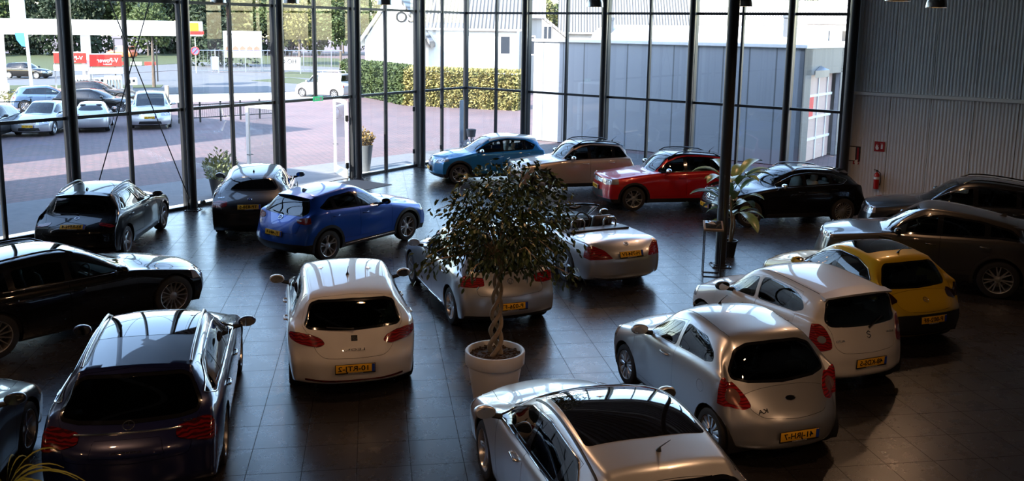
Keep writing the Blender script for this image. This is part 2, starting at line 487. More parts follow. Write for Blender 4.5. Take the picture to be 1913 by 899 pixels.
def part_mesh(faces, name, NRM, off=0., skirt=.012, gap=0.):
    """mesh of a set of faces of the body surface with the normals of the whole surface, a thin return edge and an optional shut gap"""
    vid = {}; vs = []; ns = []; fs = []; ecount = {}
    for f in faces:
        idx = []
        for v in f.verts:
            if v not in vid:
                vid[v] = len(vs); n = NRM[v]; vs.append(v.co+n*off); ns.append(n.copy())
            idx.append(vid[v])
        fs.append(idx)
        L = len(idx)
        for k in range(L):
            e = (idx[k], idx[(k+1) % L]); ecount[e] = 1
    bnd = [e for e in ecount if (e[1], e[0]) not in ecount]
    if gap:
        mv = {}
        for (p, q) in bnd:
            d = (vs[q]-vs[p])
            if d.length < 1e-7: continue
            d.normalize()
            for z in (p, q):
                inw = ns[z].cross(d)
                mv.setdefault(z, Vector((0, 0, 0))); mv[z] += inw
        for z, d in mv.items():
            if d.length > 1e-6: vs[z] = vs[z]+d.normalized()*gap
    if skirt:
        dup = {}
        for (p, q) in bnd:
            for z in (p, q):
                if z not in dup:
                    dup[z] = (len(vs), len(vs)+1); vs.append(vs[z].copy()); ns.append(ns[z].copy()); vs.append(vs[z]-ns[z]*skirt); ns.append(ns[z].copy())
            n = (vs[q]-vs[p]).cross(ns[p])
            if n.length > 1e-9: n.normalize()
            fs.append([dup[q][0], dup[p][0], dup[p][1], dup[q][1]])
            for z in (p, q): ns[dup[z][0]] = n; ns[dup[z][1]] = n
    me = bpy.data.meshes.new(name); me.from_pydata([tuple(v) for v in vs], [], fs)
    me.polygons.foreach_set('use_smooth', [True]*len(me.polygons)); me.update()
    me.normals_split_custom_set_from_vertices([tuple(n) for n in ns])
    return me

WHEELS = {}
def wheel_parts(r, style, n, dark=False, rimr=None):
    key = (round(r, 3), style, n, dark)
    if key in WHEELS: return WHEELS[key]
    rr = rimr or r*.70; wd = .205
    t = MB(); h = wd/2
    t.lathe([(rr, -h*.9), (rr*1.02, -h), (r*.90, -h*1.02), (r*.965, -h*.92), (r*.995, -h*.7), (r, -h*.45), (r, h*.45), (r*.995, h*.7), (r*.965, h*.92), (r*.90, h*1.02), (rr*1.03, h), (rr, h*.9)], n=40, axis='Y')
    tm = t.mesh('tyre', 40)
    b = MB()
    b.lathe([(rr*1.015, h*.93), (rr*1.01, h*.86), (rr*.955, h*.80), (rr*.93, h*.55), (rr*.90, -h*.3), (rr*.90, -h*.85)], n=40, axis='Y')
    b.lathe([(rr*1.02, h*.93), (rr*1.0, h*.97), (rr*.965, h*.93), (rr*.955, h*.80)], n=40, axis='Y')
    # spokes
    def spoke(a0, r0, w0, r1, w1, y0, y1, a1=None, th=.02):
        a1 = a0 if a1 is None else a1; c = []
        m = 4
        for k in range(m+1):
            u = k/m; rad = lerp(r0, r1, u); an = lerp(a0, a1, u); wv = lerp(w0, w1, u)/2; yy = lerp(y0, y1, u**1.6)
            er = Vector((math.cos(an), 0, math.sin(an))); et = Vector((-math.sin(an), 0, math.cos(an)))
            c.append([er*rad+et*wv+Vector((0, yy-.010, 0)), er*rad+et*wv*.55+Vector((0, yy, 0)), er*rad-et*wv*.55+Vector((0, yy, 0)), er*rad-et*wv+Vector((0, yy-.010, 0)), er*rad-et*wv+Vector((0, yy-th-.012, 0)), er*rad+et*wv+Vector((0, yy-th-.012, 0))])
        vs = [p for q in c for p in q]; fs = []
        for k in range(m):
            for j in range(6): j2 = (j+1) % 6; fs.append((k*6+j, k*6+j2, (k+1)*6+j2, (k+1)*6+j))
        b.add(vs, fs)
    for k in range(n):
        A = 2*PI*k/n
        if style == 'star': spoke(A, .03, .075, rr*.95, .055, h*.62, h*.80)
        elif style == 'twin':
            for s in (-1, 1): spoke(A+s*.10, .03, .03, rr*.95, .030, h*.60, h*.80, A+s*(.16 if n > 6 else .2))
        elif style == 'vee':
            for s in (-1, 1): spoke(A, .04, .035, rr*.95, .026, h*.6, h*.8, A+s*PI/n*.62)
        elif style == 'multi': spoke(A, .03, .024, rr*.96, .020, h*.58, h*.82)
        elif style == 'swirl': spoke(A, .03, .05, rr*.95, .045, h*.62, h*.8, A+.35)
        elif style == 'cover': spoke(A, .05, .035, rr*.97, .075, h*.85, h*.86, th=.01)
    b.lathe([(0, h*.70), (.03, h*.70), (.045, h*.62), (.07, h*.58), (.075, h*.35)], n=20, axis='Y')
    bm_ = b.mesh('rim', 35)
    d = MB(); d.lathe([(0, -h*.25), (rr*.62, -h*.25), (rr*.62, -h*.32)], n=32, axis='Y'); dm = d.mesh('brake_disc', 35)
    bk = MB(); bk.lathe([(0, -h*.8), (rr*.93, -h*.8), (rr*.93, h*.5)], n=32, axis='Y'); bkm = bk.mesh('rim_back', 35)
    tm.materials.append(M_TYRE); bm_.materials.append(M_DALLOY if dark else M_ALLOY); dm.materials.append(mat('brake_steel', (.25, .25, .26), .35, metal=1.)); bkm.materials.append(M_BLACK)
    WHEELS[key] = (tm, bm_, dm, bkm); return WHEELS[key]

def plate(parent, S, pos, ux, up, text, side_blue=-1):
    """yellow number plate with mirrored characters; ux is the viewer's right, up the viewer's up"""
    ux = Vector(ux).normalized(); up = Vector(up).normalized(); n = ux.cross(up); pos = Vector(pos)
    M3 = Matrix((ux, up, n)).transposed()
    m = MB(); m.bbox(pos, (.54, .135, .016), .006, M=M3); pl = m.build('plate_holder', M_BLACK, parent)
    m = MB(); m.bbox(pos+n*.010+up*.008, (.52, .110, .006), .002, M=M3); y = m.build('number_plate', M_PLATE, pl)
    m = MB(); m.box((0, 0, 0), (.04, .106, .003)); m.v = [tuple(M3 @ Vector(p)+pos+n*.0145+up*.008+ux*.238) for p in m.v]; m.build('blue_band', M_PBLUE, pl)
    if text: place_text('plate_characters', text, .098, M_GBLACK, pl, pos+n*.0145+up*.006-ux*.02, ux, up, True, True, .002, width=.40)
    if S.get('dealer', 1): place_text('dealer_lettering', S.get('dealer_txt', 'AUTOMOBIELEN'), .022, M_WHITE, pl, pos+n*.0095-up*.057, ux, up, True, False, .001, width=.2)
    return pl

def emblem(parent, kind, pos, n, up, r=.045):
    n = Vector(n).normalized(); up = Vector(up); up = (up-n*up.dot(n)).normalized(); ux = up.cross(n); pos = Vector(pos)
    M3 = Matrix((ux, up, n)).transposed()
    def T(m): m.v = [tuple(M3 @ Vector(p)+pos) for p in m.v]; return m
    m = MB()
    if kind in ('star', 'roundel', 'ring', 'wing', 'bolt', 'vw'):
        m.tube([(math.cos(t*PI/12)*r, math.sin(t*PI/12)*r, .004) for t in range(25)], r*.10, 6, caps=False)
    if kind == 'star':
        for k in range(3):
            a = PI/2+k*2*PI/3; m.extr([(0+.12*r*math.cos(a+PI/2), .12*r*math.sin(a+PI/2), .002), (.95*r*math.cos(a), .95*r*math.sin(a), .002), (.12*r*math.cos(a-PI/2), .12*r*math.sin(a-PI/2), .002)], (0, 0, .006))
    elif kind == 'roundel':
        for k in range(4): m.add([(0, 0, .004)]+[(r*.62*math.cos(k*PI/2+t*PI/8), r*.62*math.sin(k*PI/2+t*PI/8), .004) for t in range(5)], [(0, 1+t, 2+t) for t in range(4)], mi=1+k % 2)
    elif kind == 'wing':
        m.tube([(-r*.75, -r*.25, .004), (-r*.4, r*.3, .004), (0, -r*.35, .006), (r*.4, r*.3, .004), (r*.75, -r*.25, .004)], r*.09, 6)
    elif kind == 'bolt':
        m.tube([(-r*1., r*.0, .004), (r*.25, r*.28, .004), (-r*.25, -r*.28, .004), (r*1., 0, .004)], r*.09, 6)
    elif kind == 'vw':
        m.tube([(-r*.6, r*.7, .004), (-r*.25, -r*.7, .004), (0, 0, .004), (r*.25, -r*.7, .004), (r*.6, r*.7, .004)], r*.09, 6)
    elif kind == 'oval':
        m.tube([(math.cos(t*PI/12)*r*1.3, math.sin(t*PI/12)*r*.6, .004) for t in range(25)], r*.10, 6, caps=False)
        m.add([(math.cos(t*PI/8)*r*1.25, math.sin(t*PI/8)*r*.55, .004) for t in range(16)], [tuple(range(16))], mi=2)
    elif kind == 'ess':      # angular letter in a square field, mirrored
        m.bbox((0, 0, 0), (r*1.9, r*1.7, .008), .003, mi=2)
        for y0 in (-.5, 0, .5): m.box((0, y0*r, .006), (r*1.3, r*.2, .006))
        m.box((r*.55, -.25*r, .006), (r*.2, r*.6, .006)); m.box((-r*.55, .25*r, .006), (r*.2, r*.6, .006))
    elif kind == 'zed':      # angular open letter, mirrored
        P = [(.8, .55), (.0, .95), (-.8, .45), (-.5, .2), (.6, -.15), (.8, -.45), (0, -.95), (-.8, -.5)]
        m.tube([(p[0]*r*.8, p[1]*r, .004) for p in P], r*.15, 6)
    elif kind == 'bow': m.bbox((0, 0, .004), (r*2.2, r*.45, .008), .003)
    elif kind == 'diamond': m.tube([(0, r*1.2, .004), (r*.75, 0, .004), (0, -r*1.2, .004), (-r*.75, 0, .004), (0, r*1.2, .004)], r*.2, 6)
    T(m); return m.build('badge', [M_CHROME, M_PBLUE, M_GBLACK], parent)

def build_car(name, S, pos, az, label, cat='car', group=None):
    """pos = ground point under the middle between the axles, az = heading (degrees from +Y towards +X)"""
    V, F, CR, g = car_shell(S); lev = S.get('lev', 2)
    me = subdivided(V, F, CR, lev)
    bm = bmesh.new(); bm.from_mesh(me); bpy.data.meshes.remove(me)
    bmesh.ops.recalc_face_normals(bm, faces=bm.faces[:])
    lay = bm.faces.layers.int.new('rid')
    a, w, xf, xe = g['a'], g['w'], g['xf'], g['xe']; r = S['r']; zs = S.get('zs', .20)
    rail = g['rail']; beltp = g['beltpts']
    REG = {}; nid = [10]
    def reg(key, axis, poly, bounds=(), src=(0,)):
        nid[0] += 1; got = cut_region(bm, lay, nid[0], axis, poly, bounds, src); REG[key] = nid[0]; return nid[0]
    # wheel arches
    AR = r+S.get('arch', .055); zc_ = r+S.get('archz', .0)
    def circ(cx, rad, n=22): return [(cx+rad*math.cos(2*PI*k/n), zc_+rad*math.sin(2*PI*k/n)) for k in range(n)]
    if S.get('clad'):
        for cx in (a, -a): reg('arch_trim%d' % (cx > 0), 'y', circ(cx, AR+.065), [('Y', 1, w*.72)])
    for cx in (a, -a):
        i_ = reg('hole%d' % (cx > 0), 'y', circ(cx, AR), [('Y', 1, w*.5)], (0,)+tuple(REG.values()))
    kill = [f for f in bm.faces if f[lay] in (REG['hole0'], REG['hole1'])]
    # side glass
    W = S.get('win') or {}; CHR = S.get('framem') is M_CHROME
    def up(x): return interp(x, rail)-S.get('wtop', .045)
    def lo(x): return interp(x, beltp)+S.get('wlow', .015)
    xA = W.get('xA', 0)
    def dlo(x0, x1, rear=None, front=None):
        if rear: rear = [(rear[0][0], up(rear[0][0]))]+[(p[0], min(max(p[1], lo(p[0])+.01), up(p[0])-.01)) for p in rear[1:-1]]+[(rear[-1][0], lo(rear[-1][0]))]
        """polygon between x0 (rear) and x1 (front)"""
        N = 7; bot = [(lerp(x0, x1, k/N), lo(lerp(x0, x1, k/N))) for k in range(N+1)]
        top = [(lerp(x1, x0, k/N), up(lerp(x1, x0, k/N))) for k in range(N+1)]
        if front: bot = [p for p in bot if p[0] < front[0][0]-.03]+front[:1]; top = front[1:]+[p for p in top if p[0] < front[-1][0]-.03]
        if rear: bot = [rear[-1]]+[p for p in bot if p[0] > rear[-1][0]+.03]; top = [p for p in top if p[0] > rear[0][0]+.03]+rear[:-1]
        return bot+top
    wins = []
    if not S.get('open'):
        # front corner: meets the A pillar
        xs_ = [xA-.01*k for k in range(0, 90)]
        xtip = next((x for x in xs_ if up(x)-lo(x) > .05), xA)
        pil = W['pil']; full_ = dlo(W['end'][0], xtip, rear=W.get('rear'))
        edges = [xtip]+[p for p in pil]+[None]
        fr = W.get('framed', True)
        if fr:
            fid = reg('frame', 'y', rounded(inset(full_, -.012), .04), [('Y', 1, w*.35), ('z', 1, .6)])
        segs = []
        bnds = [xtip]+pil
        for k in range(len(bnds)):
            x1 = bnds[k]-(W.get('pw', .035) if k else 0); last = k == len(bnds)-1
            if last: segs.append(dlo(W['end'][0], x1, rear=W.get('rear')))
            else: segs.append(dlo(bnds[k+1]+W.get('pw', .035), x1))
        for k, sg in enumerate(segs):
            ins = W.get('ins', .022)
            if not fr: reg('frame_%d' % k, 'y', rounded(sg, W.get('rr', .05)), [('Y', 1, w*.35), ('z', 1, .6)])
            pg = rounded(inset(sg, ins), W.get('rr', .05)*.8)
            reg('glass_%d' % k, 'y', pg, [('Y', 1, w*.35), ('z', 1, .6)], (REG['frame'] if fr else REG['frame_%d' % k],)); wins.append('glass_%d' % k)
        # windscreen
        xc, zc, xw = S['xc'], S['zc'], S['xw']; cwl = g['cowl'][11]; tp = S['wr']
        lowx = cwl[0]+.02; yl = cwl[1]+.0
        ws = [(lowx, -yl), (lerp(lowx, xc, .7), -yl*.55), (xc-.02, 0), (lerp(lowx, xc, .7), yl*.55), (lowx, yl), (lerp(lowx, xw-.05, .5), lerp(yl, tp-.045, .5)+.008), (xw-.05, tp-.05), (xw-.005, (tp-.05)*.5), (xw+.01, 0), (xw-.005, -(tp-.05)*.5), (xw-.05, -tp+.05), (lerp(lowx, xw-.05, .5), -lerp(yl, tp-.045, .5)-.008)]
        reg('wsf', 'z', rounded(ws, .05), [('z', 1, zc-.12)]); reg('ws', 'z', rounded(inset(ws, .035), .05), [('z', 1, zc-.12)], (REG['wsf'],))
        # rear window
        rw = S['rw']       # polygon half: list of (y,z) from top centre to bottom centre
        full2 = [(y, z) for y, z in rw]+[(-y, z) for y, z in rw[::-1] if y > 0]
        full2 = [p for i, p in enumerate(full2) if p != full2[i-1]]
        bx = [('x', -1, S.get('rwx', S['xr']+.12))]
        reg('rwf', 'x', rounded(full2, .05), bx); reg('rw', 'x', rounded(inset(full2, .028), .05), bx, (REG['rwf'],))
    if S.get('sunroof'):
        x0, x1, yy = S['sunroof']; reg('sunroof', 'z', rounded([(x0, -yy), (x1, -yy+.02), (x1+.03, 0), (x1, yy-.02), (x0, yy), (x0-.02, 0)], .06), [('z', 1, S['zc']+.1)])
    if S.get('roofcol'):
        base = [(xx, interp(xx, rail)+.004) for xx in [lerp(S['roofx'][0], S['roofx'][1], k/8) for k in range(9)]]
        reg('roof', 'y', base+[(S['roofx'][1], 2.), (S['roofx'][0]-.02, 2.)])
    # lamps
    def sym(reg_key, pl, bnd, src=(0,)):
        reg(reg_key, 'x', pl, bnd+[('y', 1, 0)], src); reg(reg_key+'_', 'x', [(-y, z) for y, z in pl], bnd+[('y', -1, 0)], src)
    tail = S['tail']; sym('tail', rounded(tail['poly'], tail.get('r', .04)), [('x', -1, xe+tail['dx'])])
    if tail.get('inner'): sym('tailin', tail['inner'], [('x', -1, xe+tail['dx'])], (REG['tail'], REG['tail_']))
    hd = S['head']; sym('head', rounded(hd['poly'], hd.get('r', .04)), [('x', 1, xf-hd['dx'])])
    # grille, lower intake, lower trims
    for key, pl in S.get('front', {}).items():
        reg(key, 'x', rounded([(y, z) for y, z in pl]+[(-y, z) for y, z in pl[::-1]], .03), [('x', 1, a+.3)])
    for key, (pl, ml) in S.get('rear', {}).items():
        reg(key, 'x', rounded([(y, z) for y, z in pl]+[(-y, z) for y, z in pl[::-1]], .02), [('x', -1, -a-.3)])
    zt = S.get('sill', zs+.045)
    reg('sill', 'y', [(xf+.2, -.1), (xf+.2, S.get('sf', zt)), (a+.5, zt), (-a-.5, zt), (xe-.2, S.get('sr', zt)), (xe-.2, -.1)])
    # hood and tailgate shut lines, doors
    if S.get('hoodx', True):
        hx0 = g['cowl'][11][0]+.03; yh = w*.76
        hoodp = [(hx0, -w*.70), (hx0+.08, -w*.35), (S['xc']+.02, 0), (hx0+.08, w*.35), (hx0, w*.70), (a+.1, yh), (xf-.36, w*.68), (xf-.20, w*.40), (xf-.15, 0), (xf-.20, -w*.40), (xf-.36, -w*.68), (a+.1, -yh)]
        reg('hood', 'z', hoodp, [('z', 1, .5)])
    if S.get('gate'):
        gp = S['gate']; reg('gate', 'x', rounded([(y, z) for y, z in gp]+[(-y, z) for y, z in gp[::-1]], .05), [('x', -1, S.get('gx', -a-.28))])
    doors = []
    for k, (x0, x1) in enumerate(S['doors']):
        zb_ = S.get('dz', zt+.07); rx_ = AR+.06
        pl = [(x1, zb_), (x1+.0, lo(x1) if not S.get('open') else interp(x1, beltp)-.0), (x1-.02, lo(x1)+.06)]
        ut = S.get('dtop', .0)
        if S.get('open'): pl = [(x1, zb_), (x1, interp(x1, beltp)-.015), (x0, interp(x0, beltp)-.015), (x0, zb_)]
        else:
            xt = x1
            tops = [(x, interp(x, rail)-.018) for x in [lerp(x1-.02, x0, q/6) for q in range(7)] if interp(x, rail)-.018 > lo(x)+.03]
            pl = [(x1, zb_), (x1, lo(x1)-.02)]+tops+[(x0, zb_)]
            if x0 < -a+AR+.02:           # rear door is cut by the wheel arch
                cz = circ(-a, rx_, 28); arc = [p for p in cz if p[0] > -a+.10 and p[1] > zb_ and p[1] < zc_+rx_*.93]; arc.sort(key=lambda p: -p[1])
                xcut = arc[0][0] if arc else x0
                pl = [(x1, zb_), (x1, lo(x1)-.02)]+tops+[(x0, arc[0][1]+.12)]+arc
        reg('door_%d' % k, 'y', pl, [('Y', 1, w*.35)]); doors.append('door_%d' % k)
    if S.get('cap_') : reg('fuel', 'y', [(S['cap_'][0]+.08*math.cos(t*PI/8), S['cap_'][1]+.075*math.sin(t*PI/8)) for t in range(16)], [('y', S['cap_'][2], 0)])
    if S.get('cockpit'): reg('cockpit', 'z', rounded(S['cockpit'], .12), [('z', 1, .6)], (0,))
    bm.normal_update()
    NRM = {v: v.normal.copy() for v in bm.verts}
    by = {}
    for f in bm.faces: by.setdefault(f[lay], []).append(f)
    root = thing(name, label, cat, (pos[0], pos[1], pos[2] if len(pos) > 2 else 0), PI/2-R(az), group)
    P = S['paint']; gm, dgm = S.get('glass', M_GLASS), S.get('dglass', M_HATCHGLASS)
    def mk(key, nm, m, parent=root, off=0., skirt=.012, gap=0., side=0):
        fs = by.get(REG.get(key, -1), [])
        if side: fs = [f for f in fs if f.calc_center_median().y*side > 0]
        if not fs: return None
        return mobj(nm, part_mesh(fs, nm, NRM, off, skirt, gap), m, parent)
    body = mobj('body', part_mesh(by[0], 'body', NRM, 0, .02), P, root)
    if REG.get('sill'): mk('sill', 'lower_sill', S.get('sillm', M_BLACK))
    for k in ('arch_trim0', 'arch_trim1'):
        for s in (1, -1): mk(k, 'wheel_arch_trim', S.get('cladm', M_BLACK), off=.006, skirt=.03, side=s)
    mk('hood', 'bonnet', P, gap=.005, skirt=.03)
    gate = mk('gate', 'tailgate', P, gap=.005, skirt=.03)
    D = {}
    for k, dn in enumerate(doors):
        for s in (1, -1): D[k, s] = mk(dn, 'door', P, gap=.004, skirt=.03, side=s)
    if not S.get('open'):
        for k in range(len(segs)):
            for s in (1, -1):
                par = D.get((k, s)) or root
                if not fr: mk('frame_%d' % k, 'window_seal', M_GBLACK, par, 0, .02, side=s)
                mk('glass_%d' % k, 'side_window', gm if k == 0 else dgm if S.get('priv', 1) and k > 0 else gm, par, -.003, .004, side=s)
        if fr:
            for s in (1, -1): mk('frame', 'window_frame', M_GBLACK, side=s, skirt=.02)
        wf_ = mk('wsf', 'windscreen_surround', M_GBLACK, skirt=.02); mk('ws', 'windscreen', gm, off=-.003, skirt=.004)
        mk('rwf', 'rear_window_surround', M_GBLACK, gate or root, skirt=.02); mk('rw', 'rear_window', dgm, gate or root, off=-.003, skirt=.004)
    mk('sunroof', 'glass_roof', mat('roof_glass', (.004, .004, .005), .03, coat=1.), off=.002)
    mk('roof', 'roof_panel', S.get('roofcol', P), skirt=.01)
    for k in ('tail', 'tail_'):
        t_ = mk(k, 'tail_light', S.get('tailm', M_RED), off=.006, skirt=.03)
        if tail.get('inner') and t_: mk('tailin'+k[4:], 'light_lens', tail.get('innerm', M_CLEAR), t_, off=.008, skirt=.01)
    for k in ('head', 'head_'):
        h_ = mk(k, 'headlight', S.get('headm', M_CLEAR), off=.005, skirt=.03)
    for key in S.get('front', {}): mk(key, {'grille': 'grille', 'intake': 'air_intake'}.get(key, key), S.get('frontm', {}).get(key, M_BLACK), off=-.004 if key != 'chrome_bar' else .008, skirt=.02)
    for key, (pl, ml) in S.get('rear', {}).items(): mk(key, key, ml, off=.004 if ml is not M_BLACK else .0, skirt=.015)
    if S.get('cap_'): mk('fuel', 'fuel_flap', P, gap=.004)
    # surface finder
    from mathutils.bvhtree import BVHTree
    for f in kill: pass
    T = BVHTree.FromBMesh(bm)
    def hit(o_, d_):
        h = T.ray_cast(Vector(o_), Vector(d_)); return h[0], h[1]
    # wheel housings + wheels
    for cx in (a, -a):
        for s in (1, -1):
            m = MB(); n = 20; RR_ = AR+.012; vs = []
            for k in range(n+1):
                t = -.35+(PI+.7)*k/n
                for y in (.45*w, .93*w): vs.append((cx+RR_*math.cos(t), s*y, zc_+RR_*math.sin(t)))
            fs = [(2*k, 2*k+1, 2*k+3, 2*k+2) for k in range(n)]
            vs2 = [(cx+RR_*math.cos(-.35+(PI+.7)*k/n), s*.45*w, zc_+RR_*math.sin(-.35+(PI+.7)*k/n)) for k in range(n+1)]
            o0 = len(vs); vs += vs2; fs.append(tuple(range(o0, o0+n+1))); m.add(vs, fs); m.build('wheel_housing', M_BLACK, root)
            tm, rm, dm, bk = wheel_parts(r, S['rim'][0], S['rim'][1], S.get('darkrim', False))
            W_ = bpy.data.objects.new('wheel', tm); COL.objects.link(W_); W_.parent = root
            W_.location = (cx, s*(w-.125+S.get('wout', 0)), r); W_.rotation_euler = (0, random.random()*6, 0 if s > 0 else PI)
            if S.get('steer') and cx > 0: W_.rotation_euler.z += R(S['steer']); 
            for nm, q in (('rim', rm), ('brake_disc', dm), ('rim_inner', bk)):
                o2 = bpy.data.objects.new(nm, q); COL.objects.link(o2); o2.parent = W_
    # underbody
    m = MB(); m.bbox(((xf+xe)/2, 0, zs+.03), ((xf-xe)-.5, w*.86, .12), .04); m.build('underbody', M_BLACK, root)
    # door mirrors
    if S.get('mirrors', True):
        mx, mz = S.get('mir', (S['xc']-.42, S['bf']+.10)); sz = S.get('mirs', 1.)
        for s in (1, -1):
            m = MB(); bmm = bmesh.new(); bmesh.ops.create_icosphere(bmm, subdivisions=3, radius=1)
            for v in bmm.verts:
                x, y, z = v.co; x2 = x*.085 if x > 0 else max(x*.085, -.045)
                v.co = (mx+x2*sz, s*(w+.125+y*.115*sz+ .02*x), mz+z*.075*sz*(1 if abs(z) < .8 else .95))
            bmm.verts.index_update(); m.add([v.co for v in bmm.verts], [[v.index for v in f.verts] for f in bmm.faces]); bmm.free()
            mo = m.build('door_mirror', S.get('mirm', P), root, smooth=50)
            m = MB(); m.add([(mx-.047*sz, s*(w+.125+math.cos(t*PI/8)*.098*sz), mz+math.sin(t*PI/8)*.060*sz) for t in range(16)], [tuple(range(16))]); m.build('mirror_glass', M_MIRG, mo)
            m = MB(); m.tube([(mx-.01, s*(w-.06), mz-.07), (mx, s*(w+.03), mz-.055), (mx, s*(w+.08), mz-.03)], [.035, .028, .025], 8); m.build('mirror_arm', M_BLACK, mo)
    # door handles
    for k, (x0, x1) in enumerate(S['doors']):
        for s in (1, -1):
            hx = x0+.16 if not S.get('hx') else S['hx'][k]; hz = interp(hx, beltp)-S.get('hz', .13)
            p, n_ = hit((hx, s*3, hz), (0, -s, 0))
            if p is None: continue
            m = MB(); m.tube([(hx-.09, p.y+s*.004, hz), (hx-.07, p.y+s*.035, hz), (hx+.07, p.y+s*.035, hz+.004), (hx+.09, p.y+s*.004, hz+.004)], [.014, .014, .012, .012], 8)
            m.build('door_handle', S.get('hm', P), D.get((k, s)) or root, smooth=60)
    # cabin
    if not S.get('open'):
        m = MB(); x0, x1 = max(S['xr']+.15, xe+.45), S['xc']-.05; zb_ = min(S['bf'], S['br'])-.05
        m.box(((x0+x1)/2, 0, .33), (x1-x0, w*1.72, .04))
        for s in (1, -1): m.box(((x0+x1)/2, s*w*.86, (zb_+.33)/2), (x1-x0, .03, zb_-.33))
        m.box((x0, 0, (zb_+.33)/2-.06), (.04, w*1.7, zb_-.45))
        m.build('cabin_lining', M_INT, root)
        m = MB(); m.bbox((S['xc']-.30, 0, S['bf']-.14), (.5, w*1.66, .26), .06); m.build('dashboard', M_INT, root)
    sc_ = S.get('seatm', M_SEAT); sx = S.get('seatx', S['xc']-1.25)
    def seat(x, y, nm='seat', wid=.50, rake=.28, mm=None):
        m = MB(); m.bbox((x+.08, y, .50), (.52, wid, .18), .06)
        Mx = Matrix.Rotation(-rake, 3, 'Y'); m.bbox((x-.27, y, .84), (.14, wid*.96, .62), .06, M=Mx)
        s_ = m.build(nm, mm or sc_, root, smooth=60)
        m = MB(); m.bbox((x-.385, y, S.get('hrz', 1.21)), (.10, wid*.52, .17), .045, M=Mx); m.tube([(x-.35, y-.05, 1.1), (x-.38, y-.05, S.get('hrz', 1.21)-.02)], .008); m.tube([(x-.35, y+.05, 1.1), (x-.38, y+.05, S.get('hrz', 1.21)-.02)], .008)
        m.build('head_restraint', mm or sc_, s_, smooth=60)
    for s in (1, -1): seat(sx, s*w*.42)
    if not S.get('open') and S.get('rear_seats', True):
        bx_ = max(sx-.85, xe+1.02); m = MB(); m.bbox((bx_, 0, .46), (.5, w*1.4, .18), .06); m.bbox((bx_-.26, 0, .74), (.14, w*1.4, .46), .06, M=Matrix.Rotation(-.3, 3, 'Y'))
        for y in (-.45, .45): m.bbox((bx_-.34, y*w*1.0, 1.0), (.08, .22, .11), .035)
        m.build('rear_bench', sc_, root, smooth=60)
    # steering wheel (mirrored photograph: on the right)
    swx, swz, swy = sx+.48, S['bf']-.02, -w*.42
    m = MB(); A = Matrix.Rotation(R(-65), 3, 'Y')
    def SWP(t, rr=.18): return A @ Vector((rr*math.cos(t), rr*math.sin(t), 0))+Vector((swx, swy, swz))
    m.tube([SWP(t*PI/12) for t in range(25)], .016, 8, caps=False)
    for t in (PI/2, -PI/2, PI): m.tube([SWP(0, 0), SWP(t, .17)], .014, 6)
    m.tube([(swx, swy, swz), (swx+.22, swy, swz-.12)], .04, 8); m.build('steering_wheel', M_BLACK if not S.get('swm') else S['swm'], root, smooth=60)
    # roof rails
    if S.get('rails'):
        x0, x1, rm_ = S['rails']; yy = S['wr']*.90
        for s in (1, -1):
            pts = []
            for k in range(9):
                x = lerp(x0, x1, k/8); h, _ = hit((x, s*yy, 3), (0, 0, -1)); z = h.z+(.045 if 0 < k < 8 else .0); pts.append((x, s*yy, z))
            m = MB(); m.tube(pts, .016, 8); m.build('roof_rail', rm_, root, smooth=60)
    if S.get('antenna'):
        x, ln = S['antenna'][:2]; h, n_ = hit((x, 0, 3), (0, 0, -1)); m = MB()
        if ln == 'fin': m.add([(x+.09, 0, h.z), (x-.07, .025, h.z-.01), (x-.07, -.025, h.z-.01), (x-.05, 0, h.z+.06), (x-.075, 0, h.z+.05)], [(0, 1, 3), (0, 3, 2), (1, 4, 3), (3, 4, 2), (1, 2, 4)])
        else: m.tube([(x, 0, h.z-.005), (x-.01, 0, h.z+.02), (x-.03, 0, h.z+.05), (x-.03-ln*.75, 0, h.z+.05+ln*.6)], [.028, .018, .007, .003], 8)
        m.build('antenna', M_BLACK if len(S['antenna']) < 3 else S['antenna'][2], root, smooth=40)
    if S.get('spoiler'):
        x, z, hw, dp, mm = S['spoiler']; m = MB(); N = 12; vs = []
        for k in range(N+1):
            y = lerp(-hw, hw, k/N); u = (y/hw)**2; f_ = x+.05*0; zz = z-.055*u
            vs += [(x+.10, y*.98, zz+.012-.01*u), (x-dp+.10*u, y, zz-.022), (x-dp+.015+.10*u, y*.99, zz-.052), (x+.02, y*.97, zz-.075)]
        fs = []
        for k in range(N):
            for q in range(4): q2 = (q+1) % 4; fs.append((4*k+q, 4*k+q2, 4*k+4+q2, 4*k+4+q))
        fs += [(0, 1, 2, 3)[::-1], tuple(4*N+q for q in (0, 1, 2, 3))]; m.add(vs, fs); sp = m.build('roof_spoiler', mm, root, smooth=40)
    # wiper on the rear glass
    if S.get('wiper'):
        y0, z0, y1, z1 = S['wiper']; pts = []
        for k in range(7):
            y, z = lerp(y0, y1, k/6), lerp(z0, z1, k/6); h, n_ = hit((xe-1, y, z), (1, 0, 0))
            if h: pts.append(h+n_*.02)
        if len(pts) > 2: m = MB(); m.tube(pts, [.018]+[.009]*(len(pts)-1), 6); m.build('rear_wiper', M_BLACK, root, smooth=60)
    # plates
    def onrear(y, z):
        h, n_ = hit((xe-1, y, z), (1, 0, 0)); return (h, n_) if h else (Vector((xe, y, z)), Vector((-1, 0, 0)))
    def onfront(y, z):
        h, n_ = hit((xf+1, y, z), (-1, 0, 0)); return (h, n_) if h else (Vector((xf, y, z)), Vector((1, 0, 0)))
    if S.get('rplate'):
        z, txt = S['rplate']; h, n_ = onrear(0, z); n_ = Vector((n_.x, 0, n_.z*.6)).normalized(); upv = Vector((0, 0, 1))-n_*n_.z
        plate(root, S, h+n_*.014, (0, -1, 0), upv, txt)
